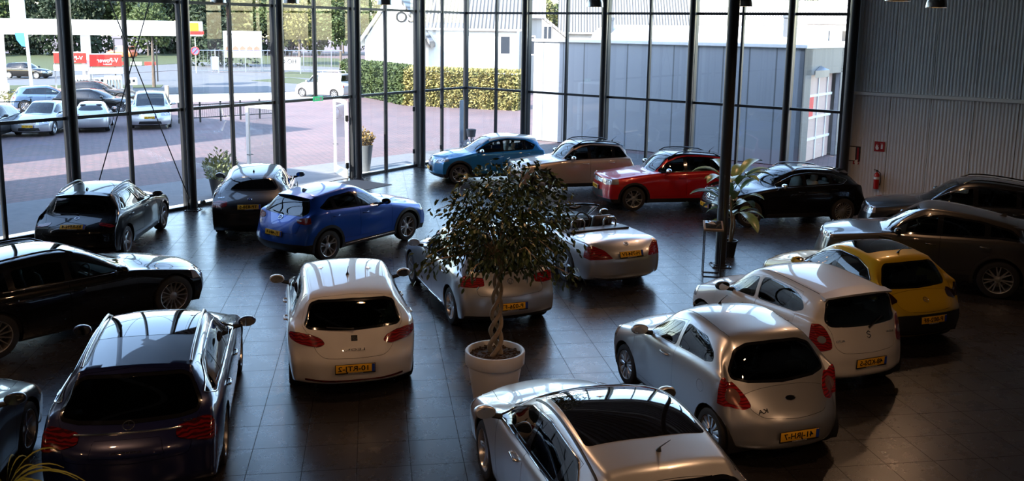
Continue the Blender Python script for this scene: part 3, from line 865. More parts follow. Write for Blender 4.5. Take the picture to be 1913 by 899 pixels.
    if S.get('fplate'):
        z, txt = S['fplate']; h, n_ = onfront(0, z); n_ = Vector((n_.x, 0, 0)).normalized(); plate(root, S, h+n_*.014, (0, 1, 0), (0, 0, 1), txt)
    for (z, kind, rr_) in S.get('rbadge', []):
        h, n_ = onrear(0, z); emblem(gate or root, kind, h+n_*.003, n_, (0, 0, 1), rr_)
    for (z, kind, rr_) in S.get('fbadge', []):
        h, n_ = onfront(0, z); emblem(root, kind, h+n_*.003, n_, (0, 0, 1), rr_)
    for (y, z, txt, sz_, wid) in S.get('rtext', []):
        h, n_ = onrear(y, z); n_ = Vector((n_.x, n_.y*.9, n_.z)).normalized(); ux = Vector((0, -1, 0)); ux = (ux-n_*ux.dot(n_)).normalized(); uy = n_.cross(ux)
        place_text('badge_lettering', txt, sz_, M_CHROME, gate or root, h+n_*.006, ux, uy, True, True, .004, width=wid)
    if S.get('rstrip'):
        y0, y1, z, rad = S['rstrip']; pts = []
        for k in range(13):
            h, n_ = hit((xe-1, lerp(y0, y1, k/12), z), (1, 0, 0))
            if h: pts.append(h+n_*.004)
        m = MB(); m.tube(pts, rad, 6); m.build('chrome_strip', M_CHROME, gate or root, smooth=60)
    if S.get('gutters'):
        yy, x0, x1, rad = S['gutters']
        for s in (1, -1):
            pts = []
            for k in range(15):
                h, n_ = hit((lerp(x0, x1, k/14), s*yy, 3), (0, 0, -1))
                if h and h.z > 1.1: pts.append(h-n_*rad*.35)
            m = MB(); m.tube(pts, rad, 6); m.build('roof_gutter_strip', M_BLACK, root, smooth=60)
    # extra strips draped on the side: list of (name, material, radius, [(x,z)...])
    for (nm, mm, rad, pl) in S.get('strips', []):
        for s in (1, -1):
            pts = []
            for (p0, p1) in zip(pl, pl[1:]):
                n = max(1, int(math.hypot(p1[0]-p0[0], p1[1]-p0[1])/.10))
                for k in range(n+(p1 == pl[-1])):
                    x, z = lerp(p0[0], p1[0], k/n), lerp(p0[1], p1[1], k/n); h, n_ = hit((x, s*3, z), (0, -s, 0))
                    if h: pts.append(h+n_*rad*.3)
            if len(pts) > 1: m = MB(); m.tube(pts, rad, 6); m.build(nm, mm, root, smooth=60)
    C = Car(); C.root = root; C.hit = hit; C.g = g; C.S = S
    lc = sum(p[0] for p in hd['poly'])/len(hd['poly']); lz = sum(p[1] for p in hd['poly'])/len(hd['poly'])
    for s in (1, -1):
        for k, yy in enumerate((min(lc, w*.80)-.10, min(lc, w*.80)+.06)):
            h, n_ = hit((xf+1, s*yy, lz+.01*k), (-1, 0, 0))
            if h is None: continue
            hl = [o for o in root.children if o.name.startswith('headlight') and True]
            q = n_.to_track_quat('Z', 'Y').to_matrix(); m = MB(); m.lathe([(.0, .012), (.028, .010), (.034, .004), (.045, .012), (.050, .0)], n=16); m.v = [tuple(q @ Vector(p)+h) for p in m.v]
            m.build('headlamp_bulb', [M_CHROME], hl[0 if s > 0 else -1] if hl else root)
    if 'grille' in S.get('front', {}):
        gp = S['front']['grille']; z1 = max(p[1] for p in gp); z0 = min(p[1] for p in gp); ym = min(p[0] for p in gp[1:3])*.97
        for k in range(1, 4):
            z = lerp(z0, z1, k/4); pts = []
            for q in range(11):
                y = lerp(-ym, ym, q/10); h, n_ = hit((xf+1, y, z), (-1, 0, 0))
                if h: pts.append(h+n_*.004)
            m = MB(); m.tube(pts, .009, 6); m.build('grille_bar', M_CHROME if not S.get('blackgrille') else M_BLACK, root, smooth=60)
    if CHR and not S.get('open'):
        cl = rounded(inset(full_, -.014), .04); 
        for s in (1, -1):
            pts = []
            for i in range(len(cl)+1):
                p0, p1 = cl[i % len(cl)], cl[(i+1) % len(cl)]; n = max(1, int(math.hypot(p1[0]-p0[0], p1[1]-p0[1])/.08))
                for k in range(n):
                    h, n_ = hit((lerp(p0[0], p1[0], k/n), s*3, lerp(p0[1], p1[1], k/n)), (0, -s, 0))
                    if h and abs(h.y) > w*.35: pts.append(h+n_*.003)
            m = MB(); m.tube(pts, .009, 6, caps=False); m.build('chrome_window_trim', M_CHROME, root, smooth=60)
    if S.get('cockpit'):
        cp = S['cockpit']; x1, x0 = cp[0][0], cp[2][0]; yc = .66; zt_ = .86
        m = MB(); m.box(((x0+x1)/2, 0, .30), (x1-x0+.1, 2*yc, .04))
        for s in (1, -1): m.box(((x0+x1)/2, s*(yc+.02), .60), (x1-x0+.1, .05, .60))
        m.box((x0-.03, 0, .62), (.06, 2*yc, .58)); m.bbox((0, 0, .42), (1.0, .22, .22), .05); m.build('cockpit_lining', M_INT, root)
        m = MB(); m.bbox((x1-.12, 0, .80), (.42, 2*yc+.04, .20), .07); m.build('dashboard', M_INT, root)
        m = MB(); m.bbox((x0-.06, 0, .955), (.30, 2*yc+.1, .05), .02); m.build('rear_shelf', M_BLACK, root)
        for s in (1, -1):
            y = s*w*.42; m = MB(); m.tube([(x0+.06, y-.15, .92), (x0+.05, y-.15, 1.10), (x0+.05, y-.10, 1.15), (x0+.05, y+.10, 1.15), (x0+.05, y+.15, 1.10), (x0+.06, y+.15, .92)], .020, 8); m.build('roll_hoop', M_CHROME, root, smooth=60)
        # windscreen: curved frame and pane
        def wsp(u, t):      # u across -1..1, t up 0..1
            x = lerp(.72, -.02, t)-.16*u*u*(1-.3*t); return Vector((x, u*lerp(.74, .58, t), lerp(.90, 1.285, t)-.04*u*u*t))
        N = 14; m = MB(); vs = [wsp(lerp(-1, 1, i/N), j/4) for j in range(5) for i in range(N+1)]
        m.add(vs, [(j*(N+1)+i, j*(N+1)+i+1, (j+1)*(N+1)+i+1, (j+1)*(N+1)+i) for j in range(4) for i in range(N)]); m.build('windscreen', gm, root, smooth=180)
        m = MB(); m.tube([wsp(-1, t/4) for t in range(5)]+[wsp(lerp(-1, 1, i/N), 1) for i in range(1, N)]+[wsp(1, 1-t/4) for t in range(5)], .026, 8); m.build('windscreen_frame', M_GBLACK, root, smooth=60)
        m = MB(); m.tube([wsp(-.25, 1)+Vector((-.08, 0, -.03)), wsp(.0, 1)+Vector((-.10, 0, -.07)), wsp(.25, 1)+Vector((-.08, 0, -.03))], .03, 8); m.build('rear_view_mirror', M_BLACK, root, smooth=60)
    bm.free()
    return C
# ================================================================== the car shapes
def mk_spec(**k): return k
WHT = paint('white_paint', (.60, .585, .57), 0, .35)
SILV = paint('silver_paint', (.50, .51, .53), .75, .34)
SILVW = paint('light_silver_paint', (.56, .57, .59), .7, .34)
BLUE = paint('bright_blue_paint', (.004, .075, .44), .3, .3)
TURQ = paint('turquoise_paint', (.012, .17, .38), .4, .32)
NAVY = paint('navy_paint', (.003, .006, .05), .3, .3)
BLK = paint('black_paint', (.003, .003, .0035), 0, .3); BLK.node_tree.nodes['Principled BSDF'].inputs['Specular IOR Level'].default_value = .1
DGRY = paint('dark_grey_paint', (.020, .021, .023), .5, .3)
GRYB = paint('bronze_grey_paint', (.060, .056, .053), .6, .33)
BEIG = paint('beige_paint', (.40, .31, .24), .45, .33)
REDP = paint('red_paint', (.42, .006, .008), .2, .28)
YELP = paint('yellow_paint', (.50, .33, .012), .15, .3)
ANTH = paint('anthracite_paint', (.008, .009, .011), .4, .28)

def hatch(**k):
    d = dict(zs=.19, nl=.14, wr=.56, rd=.085, kf=.26, kr=.20, be=None)
    d.update(k); d = {a: b for a, b in d.items() if b is not None}
    w = d['W']/2; a = d['WB']/2; xe = -(d['L']-a-d['fo'])
    bz = d['zb']
    d.setdefault('be', bz-.03)
    d.setdefault('rw', [(0, d['zr']-.085), (d['wr']*.75, d['zr']-.10), (d['wr']*.93, d['zr']-.15), (w*.77, bz+.07), (w*.60, bz+.03), (0, bz+.02)])
    d.setdefault('tail', dict(poly=[(w*.56, bz-.08), (w*.99, bz+.00), (w*1.1, bz-.04), (w*1.1, bz-.20), (w*.98, bz-.24), (w*.58, bz-.20)], dx=.26))
    d.setdefault('head', dict(poly=[(w*.52, d['zn']-.20), (w*.50, d['zn']-.08), (w*1.1, d['zn']+.06), (w*1.1, d['zn']-.08), (w*.9, d['zn']-.20)], dx=.42))
    d.setdefault('front', dict(grille=[(0, d['zn']-.06), (w*.42, d['zn']-.07), (w*.38, d['zn']-.19), (0, d['zn']-.20)], intake=[(0, .42), (w*.5, .41), (w*.55, .26), (0, .25)]))
    d.setdefault('gate', [(0, d['zr']-.02), (d['wr']*.90, d['zr']-.06), (w*.81, bz+.03), (w*.74, bz-.10), (w*.70, bz-.33), (0, bz-.36)])
    return d
SP = {}
# white hatchback with a rounded tail
SP['leon'] = hatch(L=4.315, W=1.768, H=1.455, WB=2.578, fo=.90, r=.32, zn=.70, xc=1.0, zc=.98, xw=.22, zw=1.40, xr=-1.52, zr=1.365, xb=-1.93, zb=.97, xp=-.25,
    bf=.92, br=1.03, wr=.625, wrr=.98, we=.90, kr=.26, mb=.5, bb=.02, bbz=.05, rcr=.3, rim=('star', 5), lev=3,
    win=dict(xA=.95, end=(-1.25, 1.05), pil=[-.12, -.95], pw=.03, rear=[(-1.05, 1.30), (-1.30, 1.10), (-1.20, 1.05)]),
    doors=[(-.15, .93), (-1.15, -.15)], rw=[(0, 1.305), (.45, 1.295), (.57, 1.265), (.655, 1.0), (.60, .965), (0, .945)],
    tail=dict(poly=[(.385, .79), (.44, .855), (.58, .90), (.76, .925), (.85, .895), (.845, .82), (.70, .765), (.48, .745)], dx=.60, r=.05), rz=(.30, .53, .70), rx=(.03, 0., .06),
    gate=[(0, 1.35), (.60, 1.31), (.69, 1.0), (.60, .90), (.50, .68), (.40, .61), (0, .60)], rplate=(.47, '10-RTJ-2'), rbadge=[(.85, 'ess', .045)], rtext=[(0, .71, 'LEON', .045, .27)],
    wiper=(.0, .955, .36, .985), antenna=(-.85, .20), mirm=None, hm=WHT, cap_=None,
    rear=dict(reflector=([(.34, .30), (.66, .32), (.66, .29), (.34, .27)], M_DRED)))
SP['leon']['mirm'] = WHT
# small three-door hatchbacks
SP['ka'] = hatch(L=3.62, W=1.658, H=1.505, WB=2.30, fo=.70, r=.295, zn=.78, xc=.88, zc=1.0, xw=.18, zw=1.43, xr=-1.05, zr=1.43, xb=-1.36, zb=.98, xp=-.25,
    bf=.97, br=1.10, be=1.0, wr=.585, wrr=.97, we=.90, kr=.30, kf=.32, mb=.5, bbz=.05, rcr=.25, rd=.10, rim=('cover', 12), lev=3, win=dict(xA=.85, end=(-.95, 1.12), pil=[-.22], pw=.035, framed=False, ins=.012, rr=.07, rear=[(-.72, 1.37), (-.98, 1.22), (-1.05, 1.13), (-.9, 1.12)]),
    doors=[(-.23, .88)], rw=[(0, 1.37), (.36, 1.36), (.53, 1.30), (.655, 1.08), (.645, 1.0), (.45, .955), (0, .935)],
    tail=dict(poly=[(.50, .74), (.545, .86), (.64, .98), (.80, 1.06), (.95, 1.05), (.95, .80), (.80, .72), (.60, .70)], dx=.46, r=.05, innerm=mat('round_lens', (.34, .16, .13), .2, metal=.6, coat=1.), inner=[(.68+.085*math.cos(t*PI/8), .83+.085*math.sin(t*PI/8)) for t in range(16)]),
    rz=(.30, .50, .68), rx=(.02, 0., .07), gate=[(0, 1.42), (.56, 1.37), (.685, 1.05), (.60, .9), (.52, .70), (.42, .64), (0, .62)], rplate=(.43, '41-JRH-7'), rbadge=[(.80, 'oval', .05)], rtext=[(.40, .70, 'KA', .07, .12)],
    gutters=(.50, .0, -1.0, .006), antenna=(.05, .2), cap_=(-.92, .80, 1), priv=0, mirm=SILV, hx=[-.02])
SP['alto'] = hatch(L=3.50, W=1.60, H=1.47, WB=2.36, fo=.62, r=.285, zn=.78, xc=.92, zc=.98, xw=.22, zw=1.40, xr=-1.34, zr=1.40, xb=-1.56, zb=.98, xp=-.2, mb=.5, bbz=.03,
    bf=.95, br=1.06, wr=.60, wrr=.98, we=.92, kr=.20, kf=.34, rd=.08, rcr=.8, rim=('cover', 8), clad=0, lev=3, win=dict(xA=.86, end=(-1.05, 1.08), pil=[-.08], pw=.04, framed=False, ins=.012, rr=.07, rear=[(-.80, 1.34), (-1.02, 1.24), (-1.12, 1.12), (-.95, 1.06)]),
    doors=[(-.10, .86), (-.98, -.10)], rw=[(0, 1.33), (.50, 1.325), (.575, 1.28), (.62, 1.02), (.56, .965), (0, .955)],
    tail=dict(poly=[(.575, .68), (.575, .80), (.62, .93), (.67, 1.0), (.92, 1.0), (.92, .66), (.70, .64)], dx=.36, r=.04, inner=[(.69+.05*math.cos(t*PI/8), .80+.05*math.sin(t*PI/8)) for t in range(16)]),
    rz=(.30, .45, .62), rx=(.0, -.0, .01), gate=[(0, 1.39), (.54, 1.34), (.63, 1.0), (.56, .90), (.54, .70), (.45, .62), (0, .60)], rplate=(.47, '48-KDS-5'), rbadge=[(.84, 'zed', .05)], rtext=[(.46, .78, 'ALTO', .04, .13), (-.42, .83, 'SUZUKI', .035, .16)],
    gutters=(.56, .1, -1.3, .006), wiper=(-.02, .93, -.30, 1.05), spoiler=(-1.36, 1.425, .60, .14, WHT), priv=0, mirm=M_BLACK, hm=M_BLACK, dz=.30)
SP['adam'] = hatch(L=3.698, W=1.72, H=1.484, WB=2.311, fo=.76, r=.32, zn=.78, xc=.82, zc=1.0, xw=.12, zw=1.40, xr=-1.10, zr=1.40, xb=-1.38, zb=.98, xp=-.25,
    bf=.95, br=1.08, be=1.0, wr=.60, wrr=.97, we=.92, kr=.22, kf=.30, mb=.5, bbz=.04, rcr=.4, rim=('twin', 5), win=dict(xA=.78, end=(-.9, 1.12), pil=[-.28], pw=.03, rr=.05, rear=[(-.70, 1.36), (-1.0, 1.22), (-1.16, 1.08), (-.95, 1.08)]),
    doors=[(-.30, .80)], rw=[(0, 1.34), (.48, 1.33), (.565, 1.27), (.665, 1.02), (.60, .96), (0, .945)], framem=M_CHROME,
    tail=dict(poly=[(.52, .80), (.56, .88), (.70, .98), (.95, 1.0), (.95, .80), (.70, .74)], dx=.38, r=.04), tailm=mat('dark_smoked_lens', (.02, .006, .006), .12, coat=1.),
    rz=(.34, .55, .70), rx=(.0, .0, .06), gate=[(0, 1.38), (.54, 1.32), (.66, 1.02), (.58, .9), (.55, .72), (.45, .66), (0, .64)], rplate=(.52, 'P-802-BF'), rbadge=[(.80, 'bolt', .05)],
    rear=dict(lower_bumper=([(0, .62), (.50, .61), (.86, .56), (.90, .30), (.50, .26), (0, .26)], M_BLACK)), antenna=(-.93, .2), cap_=None, priv=0,
    sunroof=(-.78, .05, .50), strips=[])
# family hatch, silver
SP['golf'] = hatch(L=4.255, W=1.79, H=1.492, WB=2.637, fo=.84, r=.325, zn=.74, xc=.96, zc=.98, xw=.18, zw=1.43, xr=-1.52, zr=1.40, xb=-1.86, zb=.99, xp=-.3, mb=.5, bbz=.03,
    bf=.94, br=1.02, wr=.62, wrr=.97, we=.92, kr=.20, rcr=.7, rim=('twin', 5), win=dict(xA=.92, end=(-1.2, 1.04), pil=[-.18, -.98], pw=.03, rear=[(-1.15, 1.33), (-1.38, 1.06), (-1.3, 1.03)]),
    doors=[(-.20, .90), (-1.18, -.20)], tail=dict(poly=[(.46, .82), (.46, .93), (.95, .99), (.95, .80), (.62, .79)], dx=.30, r=.02), rz=(.32, .56, .74), rx=(.0, .0, .05),
    gate=[(0, 1.40), (.56, 1.35), (.70, 1.0), (.62, .90), (.58, .66), (0, .62)], rplate=(.46, 'P-026-FT'), rbadge=[(.86, 'vw', .05)], hm=SILV, mirm=SILV,
    gutters=(.54, .05, -1.45, .006), strips=[('chrome_strip', M_CHROME, .010, [(-.80, .235), (.85, .235)])], rear=dict(lower_bumper=([(0, .30), (.8, .32), (.8, .22), (0, .22)], M_BLACK)))
# the silver car with the panoramic roof in the foreground
SP['panorama'] = hatch(L=4.37, W=1.81, H=1.52, WB=2.61, fo=.98, r=.33, zn=.74, xc=1.10, zc=1.0, xw=.20, zw=1.44, xr=-1.50, zr=1.42, xb=-1.85, zb=1.02, xp=-.35, mb=.5,
    bf=.97, br=1.08, wr=.64, we=.92, rim=('star', 5), lev=3, kf=.34, kr=.24, nl=.2, win=dict(xA=1.12, end=(-1.3, 1.10), pil=[.72, -.18, -.98], pw=.028, rear=[(-1.1, 1.36), (-1.40, 1.12), (-1.3, 1.09)]),
    doors=[(.72, .721), (-.20, .86), (-1.18, -.20)], sunroof=(-1.05, .165, .575), antenna=(-1.28, .24), framem=M_CHROME, hx=[0, .02, -.95], rplate=(.8, None), rbadge=[(.9, 'oval', .04)], mirm=SILVW, hm=M_CHROME, gutters=(.62, .2, -1.5, .016))
# crossovers
def suv(**k):
    k.setdefault('clad', 1); k.setdefault('zs', .22); k.setdefault('sill', .34); k.setdefault('cladm', M_BLACK); k.setdefault('arch', .06); return hatch(**k)
SP['cx3'] = suv(L=4.275, W=1.765, H=1.535, WB=2.57, fo=.90, r=.345, zn=.84, xc=.80, zc=1.08, xw=.02, zw=1.47, xr=-1.42, zr=1.44, xb=-1.80, zb=1.08, xp=-.4, mb=.5,
    bf=1.02, br=1.14, wr=.60, wrr=.97, we=.92, kr=.22, rcr=.6, rim=('twin', 5), darkrim=False, win=dict(xA=.72, end=(-1.15, 1.16), pil=[-.30, -1.02], pw=.03, rear=[(-1.05, 1.36), (-1.42, 1.20), (-1.3, 1.16)]),
    doors=[(-.32, .74), (-1.22, -.32)], rw=[(0, 1.38), (.46, 1.37), (.56, 1.30), (.68, 1.10), (.60, 1.05), (0, 1.03)], tail=dict(poly=[(.50, .93), (.56, 1.0), (.95, 1.06), (.95, .93), (.70, .88)], dx=.34, r=.03), rz=(.38, .56, .78), rx=(.0, -.01, .05),
    rear=dict(lower_bumper=([(0, .46), (.60, .46), (.95, .44), (.95, .2), (0, .2)], M_BLACK)), gate=[(0, 1.42), (.52, 1.38), (.70, 1.08), (.62, .92), (.60, .70), (0, .66)], rplate=(.66, 'TL-444-R'), rbadge=[(.98, 'wing', .06)],
    rtext=[(.62, .96-.12, 'CX-3', .05, .14), (-.55, .96, 'MAZDA', .035, .14)][:2], antenna=(-1.18, 'fin'), strips=[('chrome_strip', M_CHROME, .012, [(-.78, .30), (.82, .30)])], mirm=M_GBLACK, hm=BLUE, wiper=(.0, 1.05, .34, 1.07), spoiler=(-1.46, 1.455, .54, .14, BLUE))
SP['captur'] = suv(L=4.122, W=1.778, H=1.566, WB=2.606, fo=.86, r=.335, zn=.84, xc=1.0, zc=1.06, xw=.22, zw=1.50, xr=-1.40, zr=1.48, xb=-1.60, zb=1.08, xp=-.3,
    bf=1.0, br=1.12, wr=.57, rim=('twin', 5), win=dict(xA=.98, end=(-1.1, 1.14), pil=[-.15, -.92], pw=.03, rear=[(-1.0, 1.42), (-1.30, 1.25), (-1.2, 1.13)]), doors=[(-.18, .93), (-1.14, -.18)],
    roofcol=paint('ivory_roof_paint', (.66, .65, .60), 0, .3), roofx=(-1.45, .25), head=dict(poly=[(.36, .70), (.34, .78), (.9, .93), (.9, .80), (.70, .68)], dx=.5), nl=.10, kf=.30, fx=(.0, -.0, -.02), fz=(.36, .55, .70),
    front=dict(grille=[(0, .78), (.33, .77), (.36, .70), (0, .68)], intake=[(0, .58), (.38, .58), (.40, .38), (0, .36)]), fbadge=[(.76, 'diamond', .06)], fplate=(.46, None), sillm=M_BLACK, gx=-1.5, mirm=M_CHROME, seatm=M_SEATL, glass=glassmat('clear_car_glass', (.62, .68, .68), 1., 1.5), priv=0, dglass=MATS['clear_car_glass'] if 'clear_car_glass' in MATS else M_GLASS)
def vitara(paintx, pl, **k):
    return suv(L=4.175, W=1.775, H=1.61, WB=2.50, fo=.86, r=.345, zn=.95, xc=.72, zc=1.09, xw=.15, zw=1.54, xr=-1.50, zr=1.53, xb=-1.68, zb=1.12, xp=-.3, mb=.5, bbz=.0,
        bf=1.05, br=1.12, wr=.62, rd=.07, kf=.18, crown=.03, rim=('twin', 5), rails=(-1.35, .05, M_GBLACK), antenna=(-1.3, .16), win=dict(xA=.66, end=(-1.45, 1.14), pil=[-.28, -1.08], pw=.028, rear=[(-1.32, 1.47), (-1.52, 1.15), (-1.4, 1.14)]),
        doors=[(-.30, .66), (-1.15, -.30)], nl=.06, fx=(.0, -.0, -.02), fz=(.38, .58, .76), head=dict(poly=[(.44, .76), (.42, .88), (.95, .92), (.95, .78), (.6, .72)], dx=.40, r=.03),
        front=dict(grille=[(0, .88), (.43, .88), (.43, .76), (0, .75)], intake=[(0, .56), (.48, .56), (.52, .36), (0, .34)]), frontm=dict(grille=M_CHROME), fplate=(.60, pl), fbadge=[(.82, 'zed', .06)],
        tail=dict(poly=[(.62, .98), (.62, 1.08), (1., 1.10), (1., .86), (.78, .86)], dx=.3), paint=paintx, seatm=M_SEATL, gx=-1.45, mirm=M_CHROME, hm=paintx, roofcol=M_GBLACK, roofx=(-1.6, .2), glass=glassmat('clear_car_glass', (.62, .68, .68), 1., 1.5),
        strips=[('chrome_strip', M_CHROME, .012, [(-.75, .42), (.75, .42)])] if k.get('cs') else [])
SP['x1'] = suv(L=4.454, W=1.798, H=1.545, WB=2.76, fo=.82, r=.345, zn=.84, xc=.88, zc=1.06, xw=.06, zw=1.47, xr=-1.50, zr=1.46, xb=-1.78, zb=1.04, xp=-.4, mb=.5, bbz=.03,
    bf=1.0, br=1.07, wr=.62, wrr=.97, we=.93, kr=.18, rcr=.8, clad=1, cladm=BLK, rim=('star', 5), rails=(-1.35, .05, M_GBLACK), win=dict(xA=.80, end=(-1.25, 1.10), pil=[-.22, -1.05], pw=.03, rear=[(-1.20, 1.37), (-1.50, 1.12), (-1.35, 1.09)]), framem=M_CHROME,
    doors=[(-.24, .80), (-1.24, -.24)], tail=dict(poly=[(.50, .86), (.50, .96), (.70, 1.02), (.95, 1.03), (.95, .84), (.75, .80)], dx=.26, r=.04, inner=[(.62, .88), (.72, .88), (.72, .91), (.62, .91)]), rz=(.40, .60, .80), rx=(.0, .0, .05), gate=[(0, 1.45), (.56, 1.40), (.72, 1.04), (.64, .92), (.60, .68), (0, .64)],
    rplate=(.82, '83-RPN-4'), rbadge=[(.97, 'roundel', .045)], antenna=(-1.20, 'fin'), wiper=(.0, 1.03, .40, 1.05), spoiler=(-1.52, 1.475, .57, .12, BLK), hm=BLK, mirm=BLK)
SP['gt'] = hatch(L=4.824, W=1.828, H=1.508, WB=2.92, fo=.85, r=.345, zn=.78, xc=1.0, zc=1.03, xw=.12, zw=1.44, xr=-1.40, zr=1.40, xb=-2.02, zb=1.08, xp=-.35, mb=.45, bbz=.03,
    bf=.98, br=1.10, wr=.60, we=.93, kr=.2, rcr=.2, rim=('star', 5), win=dict(xA=.95, end=(-1.3, 1.13), pil=[-.18, -1.05], pw=.03, rear=[(-1.15, 1.35), (-1.62, 1.16), (-1.4, 1.12)]), framem=M_CHROME,
    doors=[(-.20, .92), (-1.26, -.20)], rw=[(0, 1.37), (.42, 1.35), (.52, 1.29), (.62, 1.15), (.58, 1.11), (0, 1.10)], tail=dict(poly=[(.52, .82), (.50, .92), (.95, .96), (.95, .80), (.72, .79)], dx=.28, r=.03), rz=(.36, .60, .84), rx=(.0, .0, .03), gate=[(0, 1.42), (.55, 1.36), (.72, 1.06), (.66, .92), (.62, .66), (0, .62)],
    rplate=(.80, 'TP-838-S'), rbadge=[(.96, 'roundel', .045)], rtext=[(.66, .98, '320i', .05, .16)], hm=ANTH, mirm=ANTH, antenna=(-1.1, 'fin'))
SP['gla'] = suv(L=4.417, W=1.804, H=1.494, WB=2.699, fo=.87, r=.35, zn=.84, xc=.92, zc=1.04, xw=.10, zw=1.44, xr=-1.55, zr=1.38, xb=-1.90, zb=1.06, xp=-.35,
    bf=.99, br=1.10, wr=.57, rim=('multi', 20), cladm=BLK, darkrim=False, rails=(-1.35, .05, M_ALLOY), win=dict(xA=.88, end=(-1.2, 1.12), pil=[-.22, -.98], pw=.028, rear=[(-1.1, 1.34), (-1.46, 1.18), (-1.3, 1.11)]), framem=M_CHROME,
    doors=[(-.24, .86), (-1.2, -.24)], head=dict(poly=[(.50, .70), (.46, .80), (.95, .90), (.95, .76), (.75, .68)], dx=.5), front=dict(grille=[(0, .80), (.40, .80), (.36, .56), (0, .55)], intake=[(0, .44), (.6, .45), (.6, .32), (0, .30)]), fbadge=[(.69, 'star', .09)], fplate=(.46, '8-KBF-31'), seatm=M_SEATL, mirm=M_CHROME, hm=BLK, glass=glassmat('clear_car_glass', (.62, .68, .68), 1., 1.5), priv=0, dglass=MATS['clear_car_glass'] if 'clear_car_glass' in MATS else M_GLASS, spoiler=(-1.58, 1.395, .54, .14, BLK))
SP['evoque'] = suv(L=4.355, W=1.90, H=1.635, WB=2.66, fo=.86, r=.38, zn=.95, xc=.92, zc=1.13, xw=.18, zw=1.58, xr=-1.62, zr=1.43, xb=-1.80, zb=1.12, xp=-.15, zm=1.57, mb=.5, bbz=0., zs=.25, sill=.42,
    bf=1.08, br=1.18, wr=.62, we=.93, kf=.3, rd=.075, rcr=.8, cladm=GRYB, rim=('twin', 7), win=dict(xA=.82, end=(-1.55, 1.22), pil=[-.24, -1.08], pw=.03, rear=[(-1.50, 1.36), (-1.70, 1.22), (-1.6, 1.20)]),
    doors=[(-.26, .84), (-1.22, -.26)], head=dict(poly=[(.48, .84), (.46, .93), (.98, 1.0), (.98, .90), (.75, .82)], dx=.45), front=dict(grille=[(0, .92), (.46, .92), (.46, .84), (0, .83)], intake=[(0, .66), (.5, .66), (.55, .42), (0, .40)]),
    mirm=M_GBLACK, hm=GRYB, spoiler=(-1.62, 1.44, .58, .18, GRYB), hz=.16, antenna=(-1.35, 'fin'), strips=[('side_vent', M_BLACK, .02, [(.86, 1.0), (.62, .99)])])
SP['wagon_suv'] = suv(L=4.80, W=1.89, H=1.66, WB=2.85, fo=.93, r=.36, zn=.90, xc=.98, zc=1.10, xw=.18, zw=1.58, xr=-1.75, zr=1.52, xb=-2.0, zb=1.10, xp=-.35, bf=1.05, br=1.12, wr=.60, rim=('star', 5),
    rails=(-1.5, .05, M_GBLACK), antenna=(-1.45, 'fin'), win=dict(xA=.92, end=(-1.6, 1.15), pil=[-.22, -1.12], pw=.03, rear=[(-1.5, 1.45), (-1.80, 1.16), (-1.7, 1.14)]), framem=M_CHROME, doors=[(-.24, .90), (-1.26, -.24)], hm=DGRY, mirm=DGRY)
# estates
SP['navy_estate'] = hatch(L=4.702, W=1.81, H=1.457, WB=2.84, fo=.80, r=.335, zn=.74, xc=.98, zc=.98, xw=.14, zw=1.39, xr=-1.72, zr=1.35, xb=-2.12, zb=.98, xp=-.35, mb=.5, bb=0, bbz=.02,
    bf=.94, br=1.0, wr=.62, wrr=.98, we=.92, kr=.22, rcr=.7, rim=('twin', 5), lev=3, rails=(-1.62, .05, M_ALLOY), win=dict(xA=.92, end=(-1.5, 1.03), pil=[-.20, -1.06], pw=.028, rear=[(-1.46, 1.27), (-1.86, 1.05), (-1.7, 1.02)]), framem=M_CHROME,
    doors=[(-.22, .88), (-1.28, -.22)], sunroof=(-.95, .10, .53), rw=[(0, 1.29), (.50, 1.28), (.59, 1.24), (.70, 1.0), (.67, .94), (.50, .915), (0, .905)], tail=dict(poly=[(.47, .78), (.47, .86), (.72, .90), (1., .92), (1., .70), (.78, .69)], dx=.34, r=.04), tailm=M_DRED, rz=(.34, .56, .74), rx=(.0, .0, .03),
    gate=[(0, 1.34), (.56, 1.29), (.72, .98), (.66, .88), (.60, .62), (0, .58)], rbadge=[(.895, 'star', .055)], rstrip=(-.52, .52, .845, .012), rtext=[(-.58, .885, 'CC63', .05, .17), (.0, .70, 'AUTOMOBIELEN', .03, .30)], rear=dict(plate_recess=([(0, .80), (.32, .80), (.36, .66), (0, .65)], NAVY)), hm=M_CHROME, mirm=NAVY, gutters=0)
SP['black_estate'] = hatch(L=4.933, W=1.852, H=1.474, WB=2.94, fo=.86, r=.36, zn=.74, xc=.90, zc=1.0, xw=.0, zw=1.41, xr=-1.85, zr=1.37, xb=-2.2, zb=1.0, xp=-.5, mb=.5, bb=0, bbz=.02,
    bf=.96, br=1.0, wr=.62, rim=('multi', 14), lev=3, kf=.30, rails=(-1.7, -.1, M_GBLACK), win=dict(xA=.84, end=(-1.6, 1.04), pil=[-.30, -1.16], pw=.028, rear=[(-1.55, 1.28), (-1.95, 1.06), (-1.8, 1.03)]),
    doors=[(-.32, .80), (-1.36, -.32)], head=dict(poly=[(.56, .58), (.50, .68), (.95, .78), (.95, .64), (.80, .56)], dx=.5), hm=BLK, mirm=BLK, mirs=1.05, seatm=mat('cabin_grey_leather', (.20, .24, .28), .5), strips=[('chrome_strip', M_CHROME, .006, [(-1.3, 1.01), (.82, .975)])], sunroof=(-1.2, -.08, .5), arch=.05)
